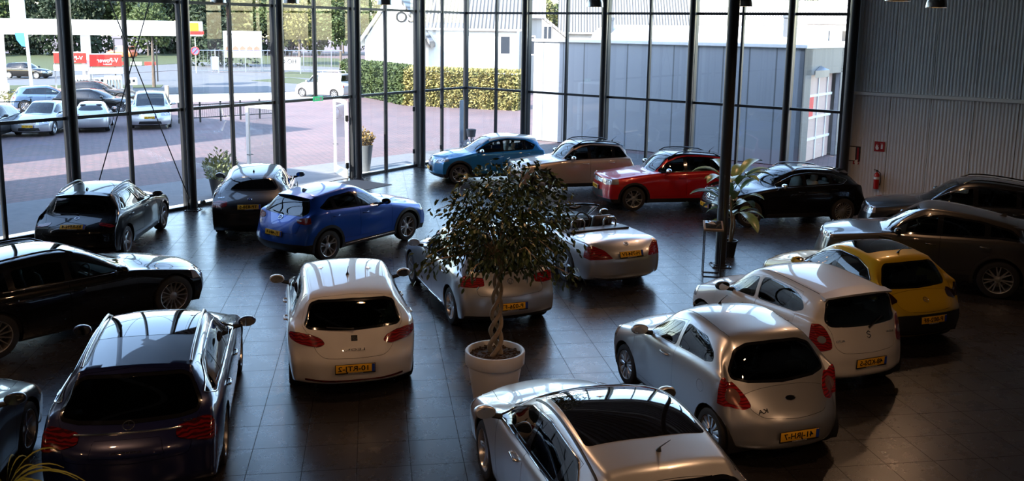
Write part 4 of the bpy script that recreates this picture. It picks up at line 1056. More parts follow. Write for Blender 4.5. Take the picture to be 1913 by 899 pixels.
SP['grey_estate'] = hatch(L=4.5, W=1.80, H=1.46, WB=2.70, fo=.85, r=.33, zn=.74, xc=.98, zc=.98, xw=.16, zw=1.40, xr=-1.6, zr=1.36, xb=-1.95, zb=1.0, xp=-.35, bf=.94, br=1.02, rim=('star', 5),
    win=dict(xA=.92, end=(-1.3, 1.05), pil=[-.18, -1.0], pw=.03), doors=[(-.20, .90), (-1.2, -.20)], framem=M_CHROME, lev=3, hm=DGRY)
# cabriolet
SP['roadster'] = hatch(L=4.535, W=1.827, H=1.30, WB=2.56, fo=.88, r=.345, zn=.68, xc=.62, zc=.93, xw=-.1, zw=1.28, xr=-1.0, zr=.94, xb=-2.02, zb=.95, bf=.88, br=.92, be=.88, open=True, xrs=-1.02, mid2=(-1.55, .965, .66),
    we=.90, kr=.30, kf=.34, wr=.56, crown=.05, rim=('star', 5), win=None, doors=[(-.62, .62)], tail=dict(poly=[(.40, .66), (.52, .80), (.70, .88), (1., .86), (1., .74), (.80, .62)], dx=.42, r=.03), rz=(.30, .52, .72), rx=(.02, 0., .03), tailm=M_RED,
    rplate=(.72, 'H-754-FV'), rbadge=[(.885, 'star', .045)], mir=(.35, .98), hm=SILV, mirm=SILV, seatx=-.30, hrz=1.03, gate=None, bc=.05, cockpit=[(.55, -.66), (.55, .66), (-.98, .66), (-.98, -.66)], seatm=mat('roadster_leather', (.06, .055, .055), .5), zs=.17,
    rear=dict(boot_seam=([(0, .66), (.36, .655), (.37, .648), (0, .65)], M_BLACK), exhaust_trim=([(.50, .27), (.72, .27), (.72, .22), (.50, .22)], M_CHROME)))
SP['roadster'].pop('gate', None)
# vehicles outside
SP['golf5'] = hatch(L=4.204, W=1.76, H=1.485, WB=2.578, fo=.88, r=.32, zn=.74, xc=.98, zc=.98, xw=.18, zw=1.42, xr=-1.5, zr=1.40, xb=-1.8, zb=.99, bf=.94, br=1.02, rim=('cover', 10), win=dict(xA=.92, end=(-1.2, 1.04), pil=[-.18, -.98], pw=.03, rear=[(-1.15, 1.33), (-1.38, 1.06), (-1.3, 1.03)]),
    doors=[(-.20, .90), (-1.18, -.20)], fplate=(.47, 'NV-TP-11'), fbadge=[(.66, 'vw', .06)], frontm=dict(grille=M_CHROME), glass=M_GLASS)
SP['cabrio_rear'] = hatch(L=3.82, W=1.67, H=1.38, WB=2.44, fo=.70, r=.30, zn=.72, xc=.72, zc=.95, xw=.1, zw=1.34, xr=-.85, zr=1.30, xb=-1.45, zb=.98, bf=.90, br=.97, mb=.5, bbz=.02, rim=('star', 5), win=dict(xA=.68, end=(-.8, 1.0), pil=[-.25], pw=.03, rear=[(-.7, 1.22), (-.95, 1.0), (-.8, .99)]),
    doors=[(-.28, .70)], tail=dict(poly=[(.46, .76), (.50, .90), (.9, .92), (.9, .78), (.62, .74)], dx=.25), rplate=(.80, 'LP-552-X'), rw=[(0, 1.24), (.40, 1.23), (.56, 1.05), (.45, 1.02), (0, 1.01)], gx=-1.1, glass=M_GLASS)
SP['mpv'] = hatch(L=4.9, W=1.99, H=1.75, WB=2.88, fo=.95, r=.335, zn=.86, xc=1.25, zc=1.10, xw=.35, zw=1.66, xr=-2.0, zr=1.68, xb=-2.2, zb=1.15, bf=1.08, br=1.15, wr=.68, rd=.09, xp=-.2, rim=('star', 5), win=dict(xA=1.2, end=(-1.8, 1.17), pil=[-.15, -1.2], pw=.04, rear=[(-1.75, 1.58), (-1.9, 1.18), (-1.8, 1.16)]),
    doors=[(-.18, 1.0), (-1.25, -.18)], fplate=(.60, 'RJ-NR-91'), frontm=dict(grille=M_CHROME), fbadge=[(.79, 'bow', .09)], glass=M_GLASS, wf=.94)
SP['van'] = hatch(L=4.4, W=1.83, H=1.82, WB=2.7, fo=.85, r=.32, zn=.86, xc=1.25, zc=1.12, xw=.45, zw=1.74, xr=-1.85, zr=1.78, xb=-1.88, zb=1.15, bf=1.1, br=1.14, wr=.74, rd=.08, xp=-.2, rim=('cover', 8), win=dict(xA=1.15, end=(.0, 1.12), pil=[.3], pw=.03, rear=[(.06, 1.66), (-.02, 1.66), (-.02, 1.13)]),
    doors=[(.0, 1.1)], rear_seats=False, fplate=(.5, None), rplate=(.85, 'VB-12-X'), tail=dict(poly=[(.80, .8), (.80, 1.25), (1., 1.25), (1., .8)], dx=.08), rz=(.40, .70, .95), rx=(0, .0, .01), we=.97, kr=.06, rw=[(0, 1.66), (.62, 1.66), (.66, 1.25), (0, 1.24)], glass=M_GLASS)
for k_, p_ in dict(leon=WHT, ka=SILV, alto=WHT, adam=YELP, golf=SILV, panorama=SILVW, cx3=BLUE, captur=TURQ, x1=BLK, gt=ANTH, gla=BLK, evoque=GRYB, wagon_suv=DGRY, navy_estate=NAVY, black_estate=BLK, grey_estate=DGRY, roadster=SILV, golf5=SILVW, cabrio_rear=SILVW, mpv=SILVW, van=WHT).items(): SP[k_]['paint'] = p_
# ================================================================== the building
C0 = Vector((-1.933, 36.816, 0)); dL = Vector((.5467, .8373, 0)); nL = Vector((-.8373, .5467, 0))
dR = Vector((.8038, -.5949, 0)); nR = Vector((.5949, .8038, 0))
def LP(s, out=0., z=0.): return C0+dL*s+nL*out+Vector((0, 0, z))
def RP(s, out=0., z=0.): return C0+dR*s+nR*out+Vector((0, 0, z))
AL = math.atan2(dL.y, dL.x); ARr = math.atan2(dR.y, dR.x)
Z1, Z2, ZT = 2.85, 5.83, 10.2
def struct(o): o['kind'] = 'structure'; return o

# floor of large slate tiles
mf = mat('slate_tiles', (.05, .05, .055), .36); b_ = bsdf(mf)
oc = objco(mf); mp = node(mf, 'ShaderNodeMapping'); link(mf, oc, mp.inputs[0]); mp.inputs['Rotation'].default_value = (0, 0, R(-8.8)); 
bt = node(mf, 'ShaderNodeTexBrick'); bt.offset = 0; bt.squash = 1
bt.inputs['Scale'].default_value = 1; bt.inputs['Brick Width'].default_value = .6463; bt.inputs['Row Height'].default_value = .668
bt.inputs['Mortar Size'].default_value = .0055; bt.inputs['Mortar Smooth'].default_value = .1
bt.inputs['Color1'].default_value = (.024, .021, .020, 1); bt.inputs['Color2'].default_value = (.018, .016, .0155, 1); bt.inputs['Mortar'].default_value = (.010, .009, .009, 1)
mp.inputs['Location'].default_value = (-.41+.6463*20, -14.319+.668*40, 0)
link(mf, mp.outputs[0], bt.inputs['Vector'])
n1 = noise(mf, .7, 5, oc, .6); mixn = node(mf, 'ShaderNodeMix', data_type='RGBA', blend_type='MULTIPLY'); mixn.inputs['Factor'].default_value = .5
link(mf, bt.outputs['Color'], mixn.inputs['A']); link(mf, ramp(mf, n1, [(.3, (.72, .72, .72)), (.7, (1.15, 1.12, 1.1))]), mixn.inputs['B']); link(mf, mixn.outputs['Result'], b_.inputs['Base Color'])
rr_ = node(mf, 'ShaderNodeMapRange'); link(mf, noise(mf, 3.2, 6, oc, .7), rr_.inputs[0]); rr_.inputs['To Min'].default_value = .20; rr_.inputs['To Max'].default_value = .36; link(mf, rr_.outputs[0], b_.inputs['Roughness'])
sp_ = node(mf, 'ShaderNodeMapRange'); link(mf, bt.outputs['Fac'], sp_.inputs[0]); b_.inputs['Specular Tint'].default_value = (.78, .88, 1, 1); sp_.inputs['To Min'].default_value = .75; sp_.inputs['To Max'].default_value = .05; link(mf, sp_.outputs[0], b_.inputs['Specular IOR Level'])
hh = node(mf, 'ShaderNodeMath', operation='MULTIPLY_ADD'); link(mf, noise(mf, 26, 5, oc, .6), hh.inputs[0]); hh.inputs[1].default_value = .16
sub_ = node(mf, 'ShaderNodeMath', operation='MULTIPLY'); link(mf, bt.outputs['Fac'], sub_.inputs[0]); sub_.inputs[1].default_value = -.5; link(mf, sub_.outputs[0], hh.inputs[2])
bump(mf, hh.outputs[0], .35, .006)
PLf, PRf = LP(-46), RP(34); PX4 = LP(-46)+dR*34
m = MB(); m.prism([tuple(p)[:2] for p in (C0, PLf, PX4, PRf)], -.3, 0); struct(m.build('floor', mf, smooth=None))
# ceiling: dark trapezoid deck with beams
mcl = mat('ceiling_deck', (.045, .045, .05), .5, metal=.2); m = MB()
m.prism([tuple(p)[:2] for p in (C0, PLf, PX4, PRf)], ZT, ZT+.25)
for k in range(92):
    s = -.3-k*.5; c = LP(s, 0, ZT-.05)+dR*17; m.box(c, (.22, 34, .12), AL)
struct(m.build('ceiling', mcl, smooth=None))
mbm = mat('roof_beam', (.34, .33, .32), .5)
for k in range(8):
    s = -3.2-k*5.6; m = MB(); c = LP(s, 0, ZT-.32)+dR*17; m.box(c, (.26, 34, .03), AL); m.box(c+Vector((0, 0, -.36)), (.26, 34, .03), AL); m.box(c+Vector((0, 0, -.18)), (.03, 34, .36), AL)
    tag(m.build('roof_beam', mbm, smooth=None), 'light grey steel roof beam spanning the showroom ceiling', 'beam', 'roof beams under the ceiling')

mfr = mat('dark_frame', (.028, .030, .034), .38, metal=.3); mglz = glassmat('window_glass', (.93, .96, .97), .9, 1.5); mcolm = mat('column_paint', (.022, .024, .028), .3, coat=.3)
wn = [0]
def bay(P, ang, s0, s1, mid=True, door=False, first=False):
    """one facade bay: posts, transoms, a slender middle mullion and its panes"""
    wn[0] += 1; L = abs(s1-s0); w_ = thing('window_%d' % wn[0], None, None); w_['kind'] = 'structure'
    m = MB()
    for z in ((Z1, Z2) if not door else (Z1, Z2)): m.box(P((s0+s1)/2, 0, z), (L, .09, .085), ang)
    m.box(P((s0+s1)/2, 0, ZT-.06), (L, .10, .12), ang)
    if not door: m.box(P((s0+s1)/2, 0, .04), (L, .09, .08), ang)
    m.build('transom', mfr, w_, None)
    m = MB(); m.box(P(s1, 0, ZT/2), (.13, .20, ZT), ang); m.build('post', mfr, w_, None)
    if mid:
        m = MB(); z0 = Z1 if door else 0; m.box(P((s0+s1)/2, 0, (ZT+z0)/2), (.075, .12, ZT-z0), ang); m.build('mullion', mfr, w_, None)
    m = MB(); z0 = Z1 if door else 0
    a_, b2 = P(s0, 0, z0), P(s1, 0, z0); m.add([a_, b2, b2+Vector((0, 0, ZT-z0)), a_+Vector((0, 0, ZT-z0))], [(0, 1, 2, 3)]); m.build('pane', mglz, w_, None)
    return w_
majL = [0, -3.15, -6.65, -10.1, -13.5, -16.93, -20.4, -23.9, -27.4, -30.9, -34.4, -37.9, -41.4]
for k in range(len(majL)-1):
    bay(LP, AL, majL[k], majL[k+1], True, k == 2)
majR = [0, 3.1, 6.6, 10.0, 13.35, 15.05]
for k in range(5): bay(RP, ARr, majR[k], majR[k+1], k < 4)
m = MB(); m.box(LP(0, 0, ZT/2), (.16, .16, ZT), AL); struct(m.build('trim_1', mfr, smooth=None))
def column(p, label, r=.112, ang=0, base=True, grp=None):
    t = thing('steel_column', label, 'column', p, ang, grp)
    m = MB(); m.lathe([(r, 0), (r, ZT)], n=28); m.build('shaft', mcolm, t, 180)
    m = MB(); m.bbox((0, 0, .012), (r*3.4, r*3.4, .024), .004); m.lathe([(r+.03, .024), (r+.03, .05), (r, .055)], n=20)
    for x in (-1, 1):
        for y in (-1, 1): m.lathe([(0, .05), (.014, .05), (.016, .024)], (x*r*1.35, y*r*1.35, 0), 6)
    m.build('base_plate', mcolm, t)
    return t
nm = {0: 'at the glass corner behind the turquoise crossover', -3.15: 'just left of the glass corner beside the hinged panes', -6.65: 'right of the open entrance door', -10.1: 'left of the open entrance behind the dark fastback', -13.5: 'with the right foot of the cross bracing', -16.93: 'behind the black crossover at far left'}
for s in majL[1:]:
    column(LP(s-.08, -.36), 'dark round steel column standing '+nm[s] if s in nm else 'dark round steel column along the left glass front', grp=None if s in nm else 'columns further along the left glass')
nmR = {3.1: 'behind the beige crossover roof', 6.6: 'between the beige and the red crossover', 10.0: 'behind the tail of the red crossover', 13.35: 'behind the black crossover by the grey wall'}
for s in majR[1:5]: column(RP(s+.02, -.30), 'dark round steel column at the right glass front '+nmR[s])
column(RP(15.25, -.2), 'dark round steel column where the glass meets the grey wall', r=.14)
column(G(1345, 497), 'free-standing thick dark steel column beside the large-leaved plant', r=.125)
# bracing rods
rb = thing('cross_bracing', 'pair of thin crossed steel tie rods in front of the left glass', 'bracing', LP(-15.2, -.3))
for (s0, z0, s1, z1) in ((-16.75, .25, -13.75, 8.2), (-16.75, 8.2, -13.65, .25)):
    m = MB(); o_ = LP(-15.2, -.3); m.tube([LP(s0, -.33, z0)-o_, LP(s1, -.33, z1)-o_], .014, 6); m.build('tie_rod', M_BLACK, rb)
m = MB(); o_ = LP(-15.2, -.3); m.bbox(LP(-13.55, -.3, .12)-o_, (.34, .05, .22), .02, AL); m.tube([LP(-13.2, -.34, .16)-o_, LP(-13.2, -.26, .16)-o_], .07, 12); m.build('anchor_bracket', M_BLACK, rb)
# ribbed panel wall, continuing the line of the right glass front
mw_ = mat('grey_panel', (.64, .655, .66), .5, metal=.1)
wv = node(mw_, 'ShaderNodeTexWave', wave_type='BANDS', bands_direction='X'); wv.inputs['Scale'].default_value = 3.4; wv.inputs['Distortion'].default_value = 0
mpw = node(mw_, 'ShaderNodeMapping'); mpw.inputs['Rotation'].default_value = (0, 0, -ARr); link(mw_, objco(mw_), mpw.inputs[0]); link(mw_, mpw.outputs[0], wv.inputs['Vector']); bump(mw_, wv.outputs['Fac'], .6, .011)
m = MB()
s = 15.3; k = 0
while s < 34: wd = 1.13; m.box(RP(s+wd/2, .03, ZT/2), (wd-.012, .08, ZT), ARr); s += wd; k += 1
m.box(RP(24.7, .10, ZT/2), (18.8, .06, ZT), ARr, mi=1)
struct(m.build('wall_right', [mw_, M_BLACK], smooth=None))
m = MB(); m.bbox(RP(24.6, -.05, 3.47), (18.8, .11, .10), .01, ARr); struct(m.build('trim_2', mat('white_rail', (.86, .85, .82), .45), smooth=None))
mbk = mat('rear_wall', (.10, .095, .09), .7)
m = MB(); m.box((PRf+PX4)/2+Vector((0, 0, ZT/2)), ((PRf-PX4).length, .15, ZT), AL); struct(m.build('wall_south', mbk, smooth=None))
m = MB(); m.box((PLf+PX4)/2+Vector((0, 0, ZT/2)), (.15, (PLf-PX4).length, ZT), AL); struct(m.build('wall_back', mbk, smooth=None))
# glazed side of the far left end
m = MB(); m.box(LP(-43.7, 0, ZT/2), (4.6, .2, ZT), AL); struct(m.build('wall_left', mbk, smooth=None))
# door leaves, standing open outwards
mwd = mat('white_door_frame', (.78, .79, .80), .4)
def leaf(hinge, free, label, flip):
    t = thing('glass_door', label, 'door', hinge); v = free-hinge; L = v.length; an = math.atan2(v.y, v.x); t.rotation_euler.z = an
    H_ = 2.72; m = MB(); f_ = .13
    m.box((f_/2, 0, H_/2), (f_, .06, H_)); m.box((L-f_/2, 0, H_/2), (f_, .06, H_)); m.box((L/2, 0, H_-f_/2), (L, .06, f_)); m.box((L/2, 0, .14), (L, .06, .28)); m.build('door_frame', mwd, t, None)
    m = MB(); m.box((L/2, 0, H_/2+.1), (L-.2, .012, H_-.4)); m.build('pane', mglz, t, None)
    m = MB(); m.tube([(L-.065, s_*.03, 1.05) for s_ in (-1, 1)], .02); m.tube([(L-.065, -.07, 1.05), (L-.20, -.07, 1.05)], .012); m.tube([(L-.065, .07, 1.05), (L-.20, .07, 1.05)], .012); m.tube([(L-.065, -.08, 1.05), (L-.065, .08, 1.05)], .012); m.build('door_handle', M_BLACK, t)
    m = MB()
    for z in (.45, 2.1): m.bbox((.0, 0, z), (.10, .10, .20), .01)
    m.build('hinge', M_BLACK, t, None); return t
leaf(LP(-9.92, .06), LP(-9.95, 1.56), 'white framed glass door leaf opened outwards behind the dark fastback', 0)
leaf(LP(-6.86, .06), LP(-6.15, 1.35), 'white framed glass door leaf opened outwards right of the entrance', 1)
for (s_, k) in ((-4.9, 0), (-3.33, 1), (-1.66, 2)):
    for z in (.6, 2.2):
        m = MB(); m.bbox(LP(s_-.05, -.06, z), (.07, .07, .17), .01, AL); tag(m.build('pane_hinge', M_BLACK, smooth=None), 'small black hinge block on a slim window mullion near the entrance', 'hinge', 'hinge blocks on the left glass front')
t = thing('exit_sign', 'small green emergency exit sign over the entrance doors', 'sign', LP(-8.38, -.12, Z1+.02), AL)
m = MB(); m.bbox((0, 0, 0), (.42, .06, .16), .01); m.build('housing', mat('exit_green', (.02, .30, .12), .4, emit=(.05, .6, .25), estr=.5), t, None)
m = MB(); m.box((.10, .0, 0), (.10, .066, .11)); m.box((-.08, .0, 0), (.12, .066, .03)); m.add([(-.14, -.034, .05), (-.14, -.034, -.05), (-.19, -.034, 0)], [(0, 1, 2)]); m.build('pictogram', M_WHITE, t, None)
# ground outside
mgr = mat('brick_paving', (.25, .2, .2), .8); oc = objco(mgr); bt = node(mgr, 'ShaderNodeTexBrick'); mp = node(mgr, 'ShaderNodeMapping'); mp.inputs['Rotation'].default_value = (0, 0, R(20)); link(mgr, oc, mp.inputs[0]); link(mgr, mp.outputs[0], bt.inputs['Vector'])
bt.inputs['Scale'].default_value = 1; bt.inputs['Brick Width'].default_value = .40; bt.inputs['Row Height'].default_value = .20; bt.inputs['Mortar Size'].default_value = .02
bt.inputs['Color1'].default_value = (.155, .095, .10, 1); bt.inputs['Color2'].default_value = (.115, .085, .095, 1); bt.inputs['Mortar'].default_value = (.06, .055, .055, 1)
mx = node(mgr, 'ShaderNodeMix', data_type='RGBA', blend_type='MULTIPLY'); mx.inputs['Factor'].default_value = .7; link(mgr, bt.outputs['Color'], mx.inputs['A']); link(mgr, ramp(mgr, noise(mgr, .35, 6, oc, .65), [(.3, (.75, .75, .8)), (.7, (1.2, 1.15, 1.1))]), mx.inputs['B']); link(mgr, mx.outputs['Result'], bsdf(mgr).inputs['Base Color'])
m = MB(); m.box((0, 90, -.35), (600, 520, .1)); struct(m.build('forecourt_paving', mgr, smooth=None)).location = (0, 0, .27)
def noisy(name, c1, c2, sc=2, rough=.85):
    m_ = mat(name, c1, rough); link(m_, ramp(m_, noise(m_, sc, 6, objco(m_), .65), [(.3, c1), (.7, c2)]), bsdf(m_).inputs['Base Color']); return m_
mgp = noisy('grey_paving', (.11, .12, .135), (.15, .155, .17), 3); masp = noisy('asphalt', (.075, .08, .09), (.11, .112, .12), 1.5); mgrs = noisy('grass', (.025, .04, .010), (.055, .065, .018), 3, .95); mkerb = noisy('pale_kerb', (.50, .48, .45), (.62, .60, .56), 2)
def slab(name, pts, m_, z, kind='structure', lab=None):
    mb_ = MB(); mb_.prism([tuple(p)[:2] for p in pts], z-.06, z); o = mb_.build(name, m_, smooth=None); o['kind'] = kind; return o
slab('path_by_the_glass', [LP(-46, .1), LP(-.2, .1), LP(-.2, 2.4), LP(-12, 4.2), LP(-46, 7.5)], mgp, .0)
slab('path_beside_right_glass', [LP(-.2, .1), RP(34, .1), RP(34, 5.8), RP(-2, 5.8), LP(-.2, 2.4)], masp, -.005)
slab('sill_strip', [LP(-46, .07), LP(-10.1, .07), LP(-10.1, .5), LP(-46, .5)], mkerb, .035)
slab('sill_strip', [LP(-6.6, .07), LP(-.1, .07), LP(-.1, .45), LP(-6.6, .45)], mkerb, .035)
def px(*q): return [G(a, b) for a, b in q]
slab('pavement', px((-500, 215), (0, 197), (340, 191), (650, 181), (650, 170), (340, 176), (0, 184), (-500, 200)), mkerb, .005)
slab('road', px((-900, 190), (0, 183), (340, 175), (650, 169), (720, 150), (650, 146), (560, 138), (340, 132), (0, 150), (-900, 160)), masp, .006)
slab('road', px((-900, 158), (0, 149), (340, 131), (560, 137), (700, 130), (800, 118), (340, 116), (0, 138), (-900, 145)), masp, .005)
def grassy(q, z=.03): o = slab('grass_verge', px(*q), mgrs, z, 'stuff'); tag(o, 'strip of short green grass beside the road outside', 'grass', 'grass verges along the road'); return o
grassy(((-400, 178), (0, 172), (130, 168), (300, 164), (305, 159), (0, 160), (-400, 166)))
grassy(((470, 151), (575, 158), (578, 150), (540, 145)))
grassy(((-900, 143), (0, 137), (340, 119), (340, 100), (-900, 100)))
grassy(((340, 114), (640, 126), (640, 110), (340, 98)))
grassy(((505, 142), (640, 150), (640, 138), (540, 134)))
# ================================================================== the cars in the showroom
B_SHOW = 'showroom'
CARS = [
 ('leon', (-2.72, 14.28, 1.048), 345.5, 'white hatchback with curved tail seen from behind in the centre aisle', 'car'),
 ('golf', (-0.73, 17.19, 1.030), 338.9, 'silver hatchback behind the potted fig tree', 'car'),
 ('roadster', (1.37, 20.11, 1.042), 333.7, 'silver open-top two-seater with its roof down', 'car'),
 ('panorama', (0.98, 8.93, 1.050), 343.7, 'silver car with a black panoramic glass roof in the front foreground', 'car'),
 ('ka', (2.92, 12.05, 1.043), 341.1, 'small rounded silver three-door with round tail lamps', 'car'),
 ('alto', (4.61, 14.34, 1.060), 337.2, 'small white five-door between the silver three-door and the yellow car', 'car'),
 ('adam', (6.42, 16.32, 1.037), 338.6, 'yellow small car with a black roof', 'car'),
 ('evoque', (8.98, 19.12, 1.039), 295.6, 'bronze-grey sport utility with a sloping roof parked by the grey wall', 'car'),
 ('wagon_suv', (11.45, 22.6, 1.04), 293.0, 'dark estate with roof rails standing closest to the grey panel wall', 'estate car'),
 ('cx3', (-4.05, 21.42, 1.024), 35.3, 'bright blue crossover standing across the aisle', 'car'),
 ('gt', (-6.88, 24.21, 1.045), 349.4, 'dark fastback seen from behind near the entrance doors', 'car'),
 ('x1', (-9.71, 21.36, 1.007), 355.1, 'black crossover with a 83-RPN-4 plate near the left glass', 'car'),
 ('captur', (-0.71, 31.44, 1.028), 255.0, 'turquoise crossover with a pale roof by the glass corner', 'car'),
 ('vit_b', (2.02, 29.69, 1.031), 256.1, 'beige crossover between the turquoise and the red one', 'car'),
 ('vit_r', (4.70, 27.25, 1.044), 258.9, 'red crossover in the row along the right glass', 'car'),
 ('gla', (7.66, 25.28, 1.042), 257.6, 'black crossover behind the large-leaved plant, before the grey wall', 'car'),
 ('navy_estate', (-4.65, 11.52, 1.050), 346.8, 'dark navy estate with chrome roof rails in the left foreground', 'estate car'),
 ('black_estate', (-7.75, 15.23, 1.026), 39.8, 'long glossy black estate with many-spoked wheels at the left', 'estate car'),
]
SP['vit_b'] = vitara(BEIG, None); SP['vit_r'] = vitara(REDP, 'JV-920-N')
BUILT = {}
for nm, (x, y, s_), az, lab, cat_ in CARS:
    BUILT[nm] = build_car('car' if cat_ == 'car' else cat_.replace(' ', '_'), SP[nm], (x, y), az, lab, cat_)
    BUILT[nm].root.scale = (s_, s_, s_)
wp_ = G(49, 796, .34); fd_ = Vector((math.sin(R(350)), math.cos(R(350)), 0)); c_ = wp_-fd_*1.40+Vector((-fd_.y, fd_.x, 0))*.82
BUILT['grey'] = build_car('estate_car', SP['grey_estate'], (c_.x, c_.y), 350, 'dark grey car cut by the left frame edge beside the navy estate', 'estate car')
# ================================================================== things in the showroom
rng = random.Random(11)
# pendant lamps
mshade = mat('brushed_shade', (.55, .53, .50), .25, metal=.9); mbulb = mat('warm_bulb', (1, .8, .5), .5, emit=(1, .62, .28), estr=14.)
LAMP = None; LAMPZ = 5.85
def make_lamp():
    t = thing('pendant_lamp', 'x', 'lamp', (0, 0, LAMPZ))
    m = MB(); m.lathe([(.225, 0), (.22, .02), (.212, .10), (.175, .20), (.11, .28), (.065, .33), (.06, .46), (0, .48)], n=28); m.lathe([(.216, .0), (.203, .10), (.165, .19), (.10, .27), (0, .30)], n=28); m.build('lamp_shade', mshade, t, 50)
    m = MB(); m.lathe([(0, .06), (.07, .08), (.09, .14), (.06, .22), (.04, .28)], n=14); m.build('bulb', mbulb, t, 60)
    m = MB(); m.tube([(0, 0, .47), (0, 0, ZT-LAMPZ-.1)], .010, 6); m.build('cable', M_BLACK, t)
    l = bpy.data.lights.new('lamp_light', 'SPOT'); l.energy = LAMP_W; l.color = (1, .56, .30); l.spot_size = R(152); l.spot_blend = .6; l.shadow_soft_size = .10
    lo = bpy.data.objects.new('lamp_light', l); COL.objects.link(lo); lo.parent = t; lo.location = (0, 0, .03)
    return t
LAMP_W = 125.
spots = []
for i in range(5):
    for j in range(6):
        spots.append(C0+dL*(-6.5-6.6*i)+dR*(3.0+5.6*j)-nR*0)
spots = [p for p in spots if not (abs(p.x) < 3 and abs(p.y) < 3) and (p.y < 0 or p.length < 15.5) and (p-C0).dot(dR) < 30]
def lamp_at(px_, D):
    d = pray(px_, 60); q = math.hypot(d.x, d.y); return Vector((d.x/q*D, d.y/q*D, 0))
vis = [(1745, 22.5, 'dome-shaped metal pendant lamp before the grey panel wall, the farther right one'), (1673, 18.2, 'pendant lamp with glowing rim before the grey panel wall, the left one'), (1110, 24.7, 'dome-shaped pendant lamp seen against the long tiled roof'), (1385, 22.5, 'pendant lamp with warm rim just right of the free-standing column top'),
       (720, 26, 'dome-shaped pendant lamp high before the white gable wall'), (545, 26.6, 'dome-shaped pendant lamp high over the entrance doors'), (410, 28, 'dome-shaped pendant lamp high before the conifer at the left glass')]
for k, p in enumerate([lamp_at(a_, b_) for a_, b_, _ in vis]+spots):
    if LAMP is None: LAMP = make_lamp(); o = LAMP
    else: o = copy_tree(LAMP)
    o.location = (p.x, p.y, LAMPZ); o['label'] = vis[k][2] if k < len(vis) else 'dome-shaped metal pendant lamp hanging near the camera above the frame'
    if k >= len(vis): o['group'] = 'pendant lamps nearer than the frame shows'
# potted fig with braided trunk
def leafmesh(n, gen, size, m_, fold=.25, droop=.6, seed=1, asp=.42):
    r = random.Random(seed); m = MB()
    for i in range(n):
        p, out = gen(r); s = size*r.uniform(.7, 1.25)
        d = (Vector(out).normalized()*(1-droop)+Vector((0, 0, -1))*droop+Vector((r.gauss(0, .35), r.gauss(0, .35), r.gauss(0, .25)))).normalized()
        u = d.cross(Vector((r.gauss(0, 1), r.gauss(0, 1), r.gauss(0, 1)))).normalized(); nn = d.cross(u)
        a = p; q = p+d*s; w_ = s*asp*.5; mid1, mid2 = p+d*s*.35, p+d*s*.7
        o_ = nn*fold*w_
        m.add([a, mid1+u*w_+o_, mid2+u*w_*.75+o_, q, mid2-u*w_*.75+o_, mid1-u*w_+o_, mid1, mid2], [(0, 1, 6), (1, 2, 7, 6), (2, 3, 7), (0, 6, 5), (6, 7, 4, 5), (7, 3, 4)])
    return m
mleaf = noisy('fig_leaf', (.018, .040, .010), (.055, .085, .022), 9, .38); mbark = noisy('pale_bark', (.22, .16, .10), (.34, .26, .17), 14, .8)
tp = Vector((-.20, 12.08, 0))
fig = thing('potted_fig_tree', 'weeping fig with a braided trunk in a white round pot between the silver cars', 'potted tree', tp)
mpot = mat('white_pot', (.62, .61, .60), .45); m = MB()
m.lathe([(0, 0), (.27, 0), (.285, .02), (.375, .60), (.375, .62), (.405, .625), (.415, .64), (.42, .80), (.41, .815), (.385, .815), (.37, .80), (.36, .72), (0, .72)], n=48); m.build('pot', mpot, fig, 40)
m = MB(); m.lathe([(0, .755), (.20, .75), (.372, .735)], n=28)
for k in range(160):
    a = rng.uniform(0, 2*PI); r_ = .35*math.sqrt(rng.random()); m.bbox((r_*math.cos(a), r_*math.sin(a), .757), (.035, .028, .022), .008, a)
m.build('soil', noisy('bark_chips', (.03, .018, .010), (.12, .07, .035), 30, .9), fig)
H0, H1 = .74, 1.95
for ph in range(3):
    pts = []; rs = []
    for k in range(31):
        t_ = k/30; z = lerp(H0, H1, t_); rr = lerp(.085, .045, t_); a = ph*2*PI/3+t_*PI*3.4; pts.append((rr*math.cos(a)*1.0+.03*t_, rr*math.sin(a), z)); rs.append(lerp(.036, .024, t_))
    m = MB(); m.tube(pts, rs, 8); m.build('braided_stem', mbark, fig, 70)
crown_c = Vector((.19, 0, 2.74)); br = []
m = MB()
for k in range(26):
    a = rng.uniform(0, 2*PI); el = rng.uniform(.15, 1.3); L_ = rng.uniform(.55, 1.0); p0 = Vector((.03, 0, rng.uniform(1.85, 2.3))); d = Vector((math.cos(a)*math.cos(el), math.sin(a)*math.cos(el), math.sin(el)))
    p1 = p0+d*L_*.5+Vector((0, 0, .10)); p2 = p0+d*L_; p3 = p2+Vector((math.cos(a), math.sin(a), -.35)).normalized()*.35; m.tube([p0, p1, p2, p3], [.018, .013, .009, .004], 5); br += [(p1, p2), (p2, p3), (p1, p3)]
m.build('branches', mbark, fig, 70)
def gen_f(r):
    while True:
        if r.random() < .35:
            a, b = r.choice(br); p = a.lerp(b, r.random())+Vector((r.gauss(0, .09), r.gauss(0, .09), r.gauss(0, .07)))
        else:
            d = Vector((r.gauss(0, 1), r.gauss(0, 1), r.gauss(0, 1))).normalized(); q = r.random()**.42
            p = crown_c+Vector((d.x*.90, d.y*.90, d.z*.80))*q
            if d.z < -.2: p.z -= .22*r.random()*max(0, (abs(d.x)+abs(d.y)))
            if p.z < 2.15 and math.hypot(p.x, p.y) < .24: continue
            ph_ = math.sin(p.x*9+2)*math.sin(p.y*8)*math.sin(p.z*8+1)
            if ph_ > .18: continue
        return p, (p-Vector((0, 0, 2.4)))
leafmesh(5200, gen_f, .088, mleaf, seed=3).build('foliage', mleaf, fig, 180)
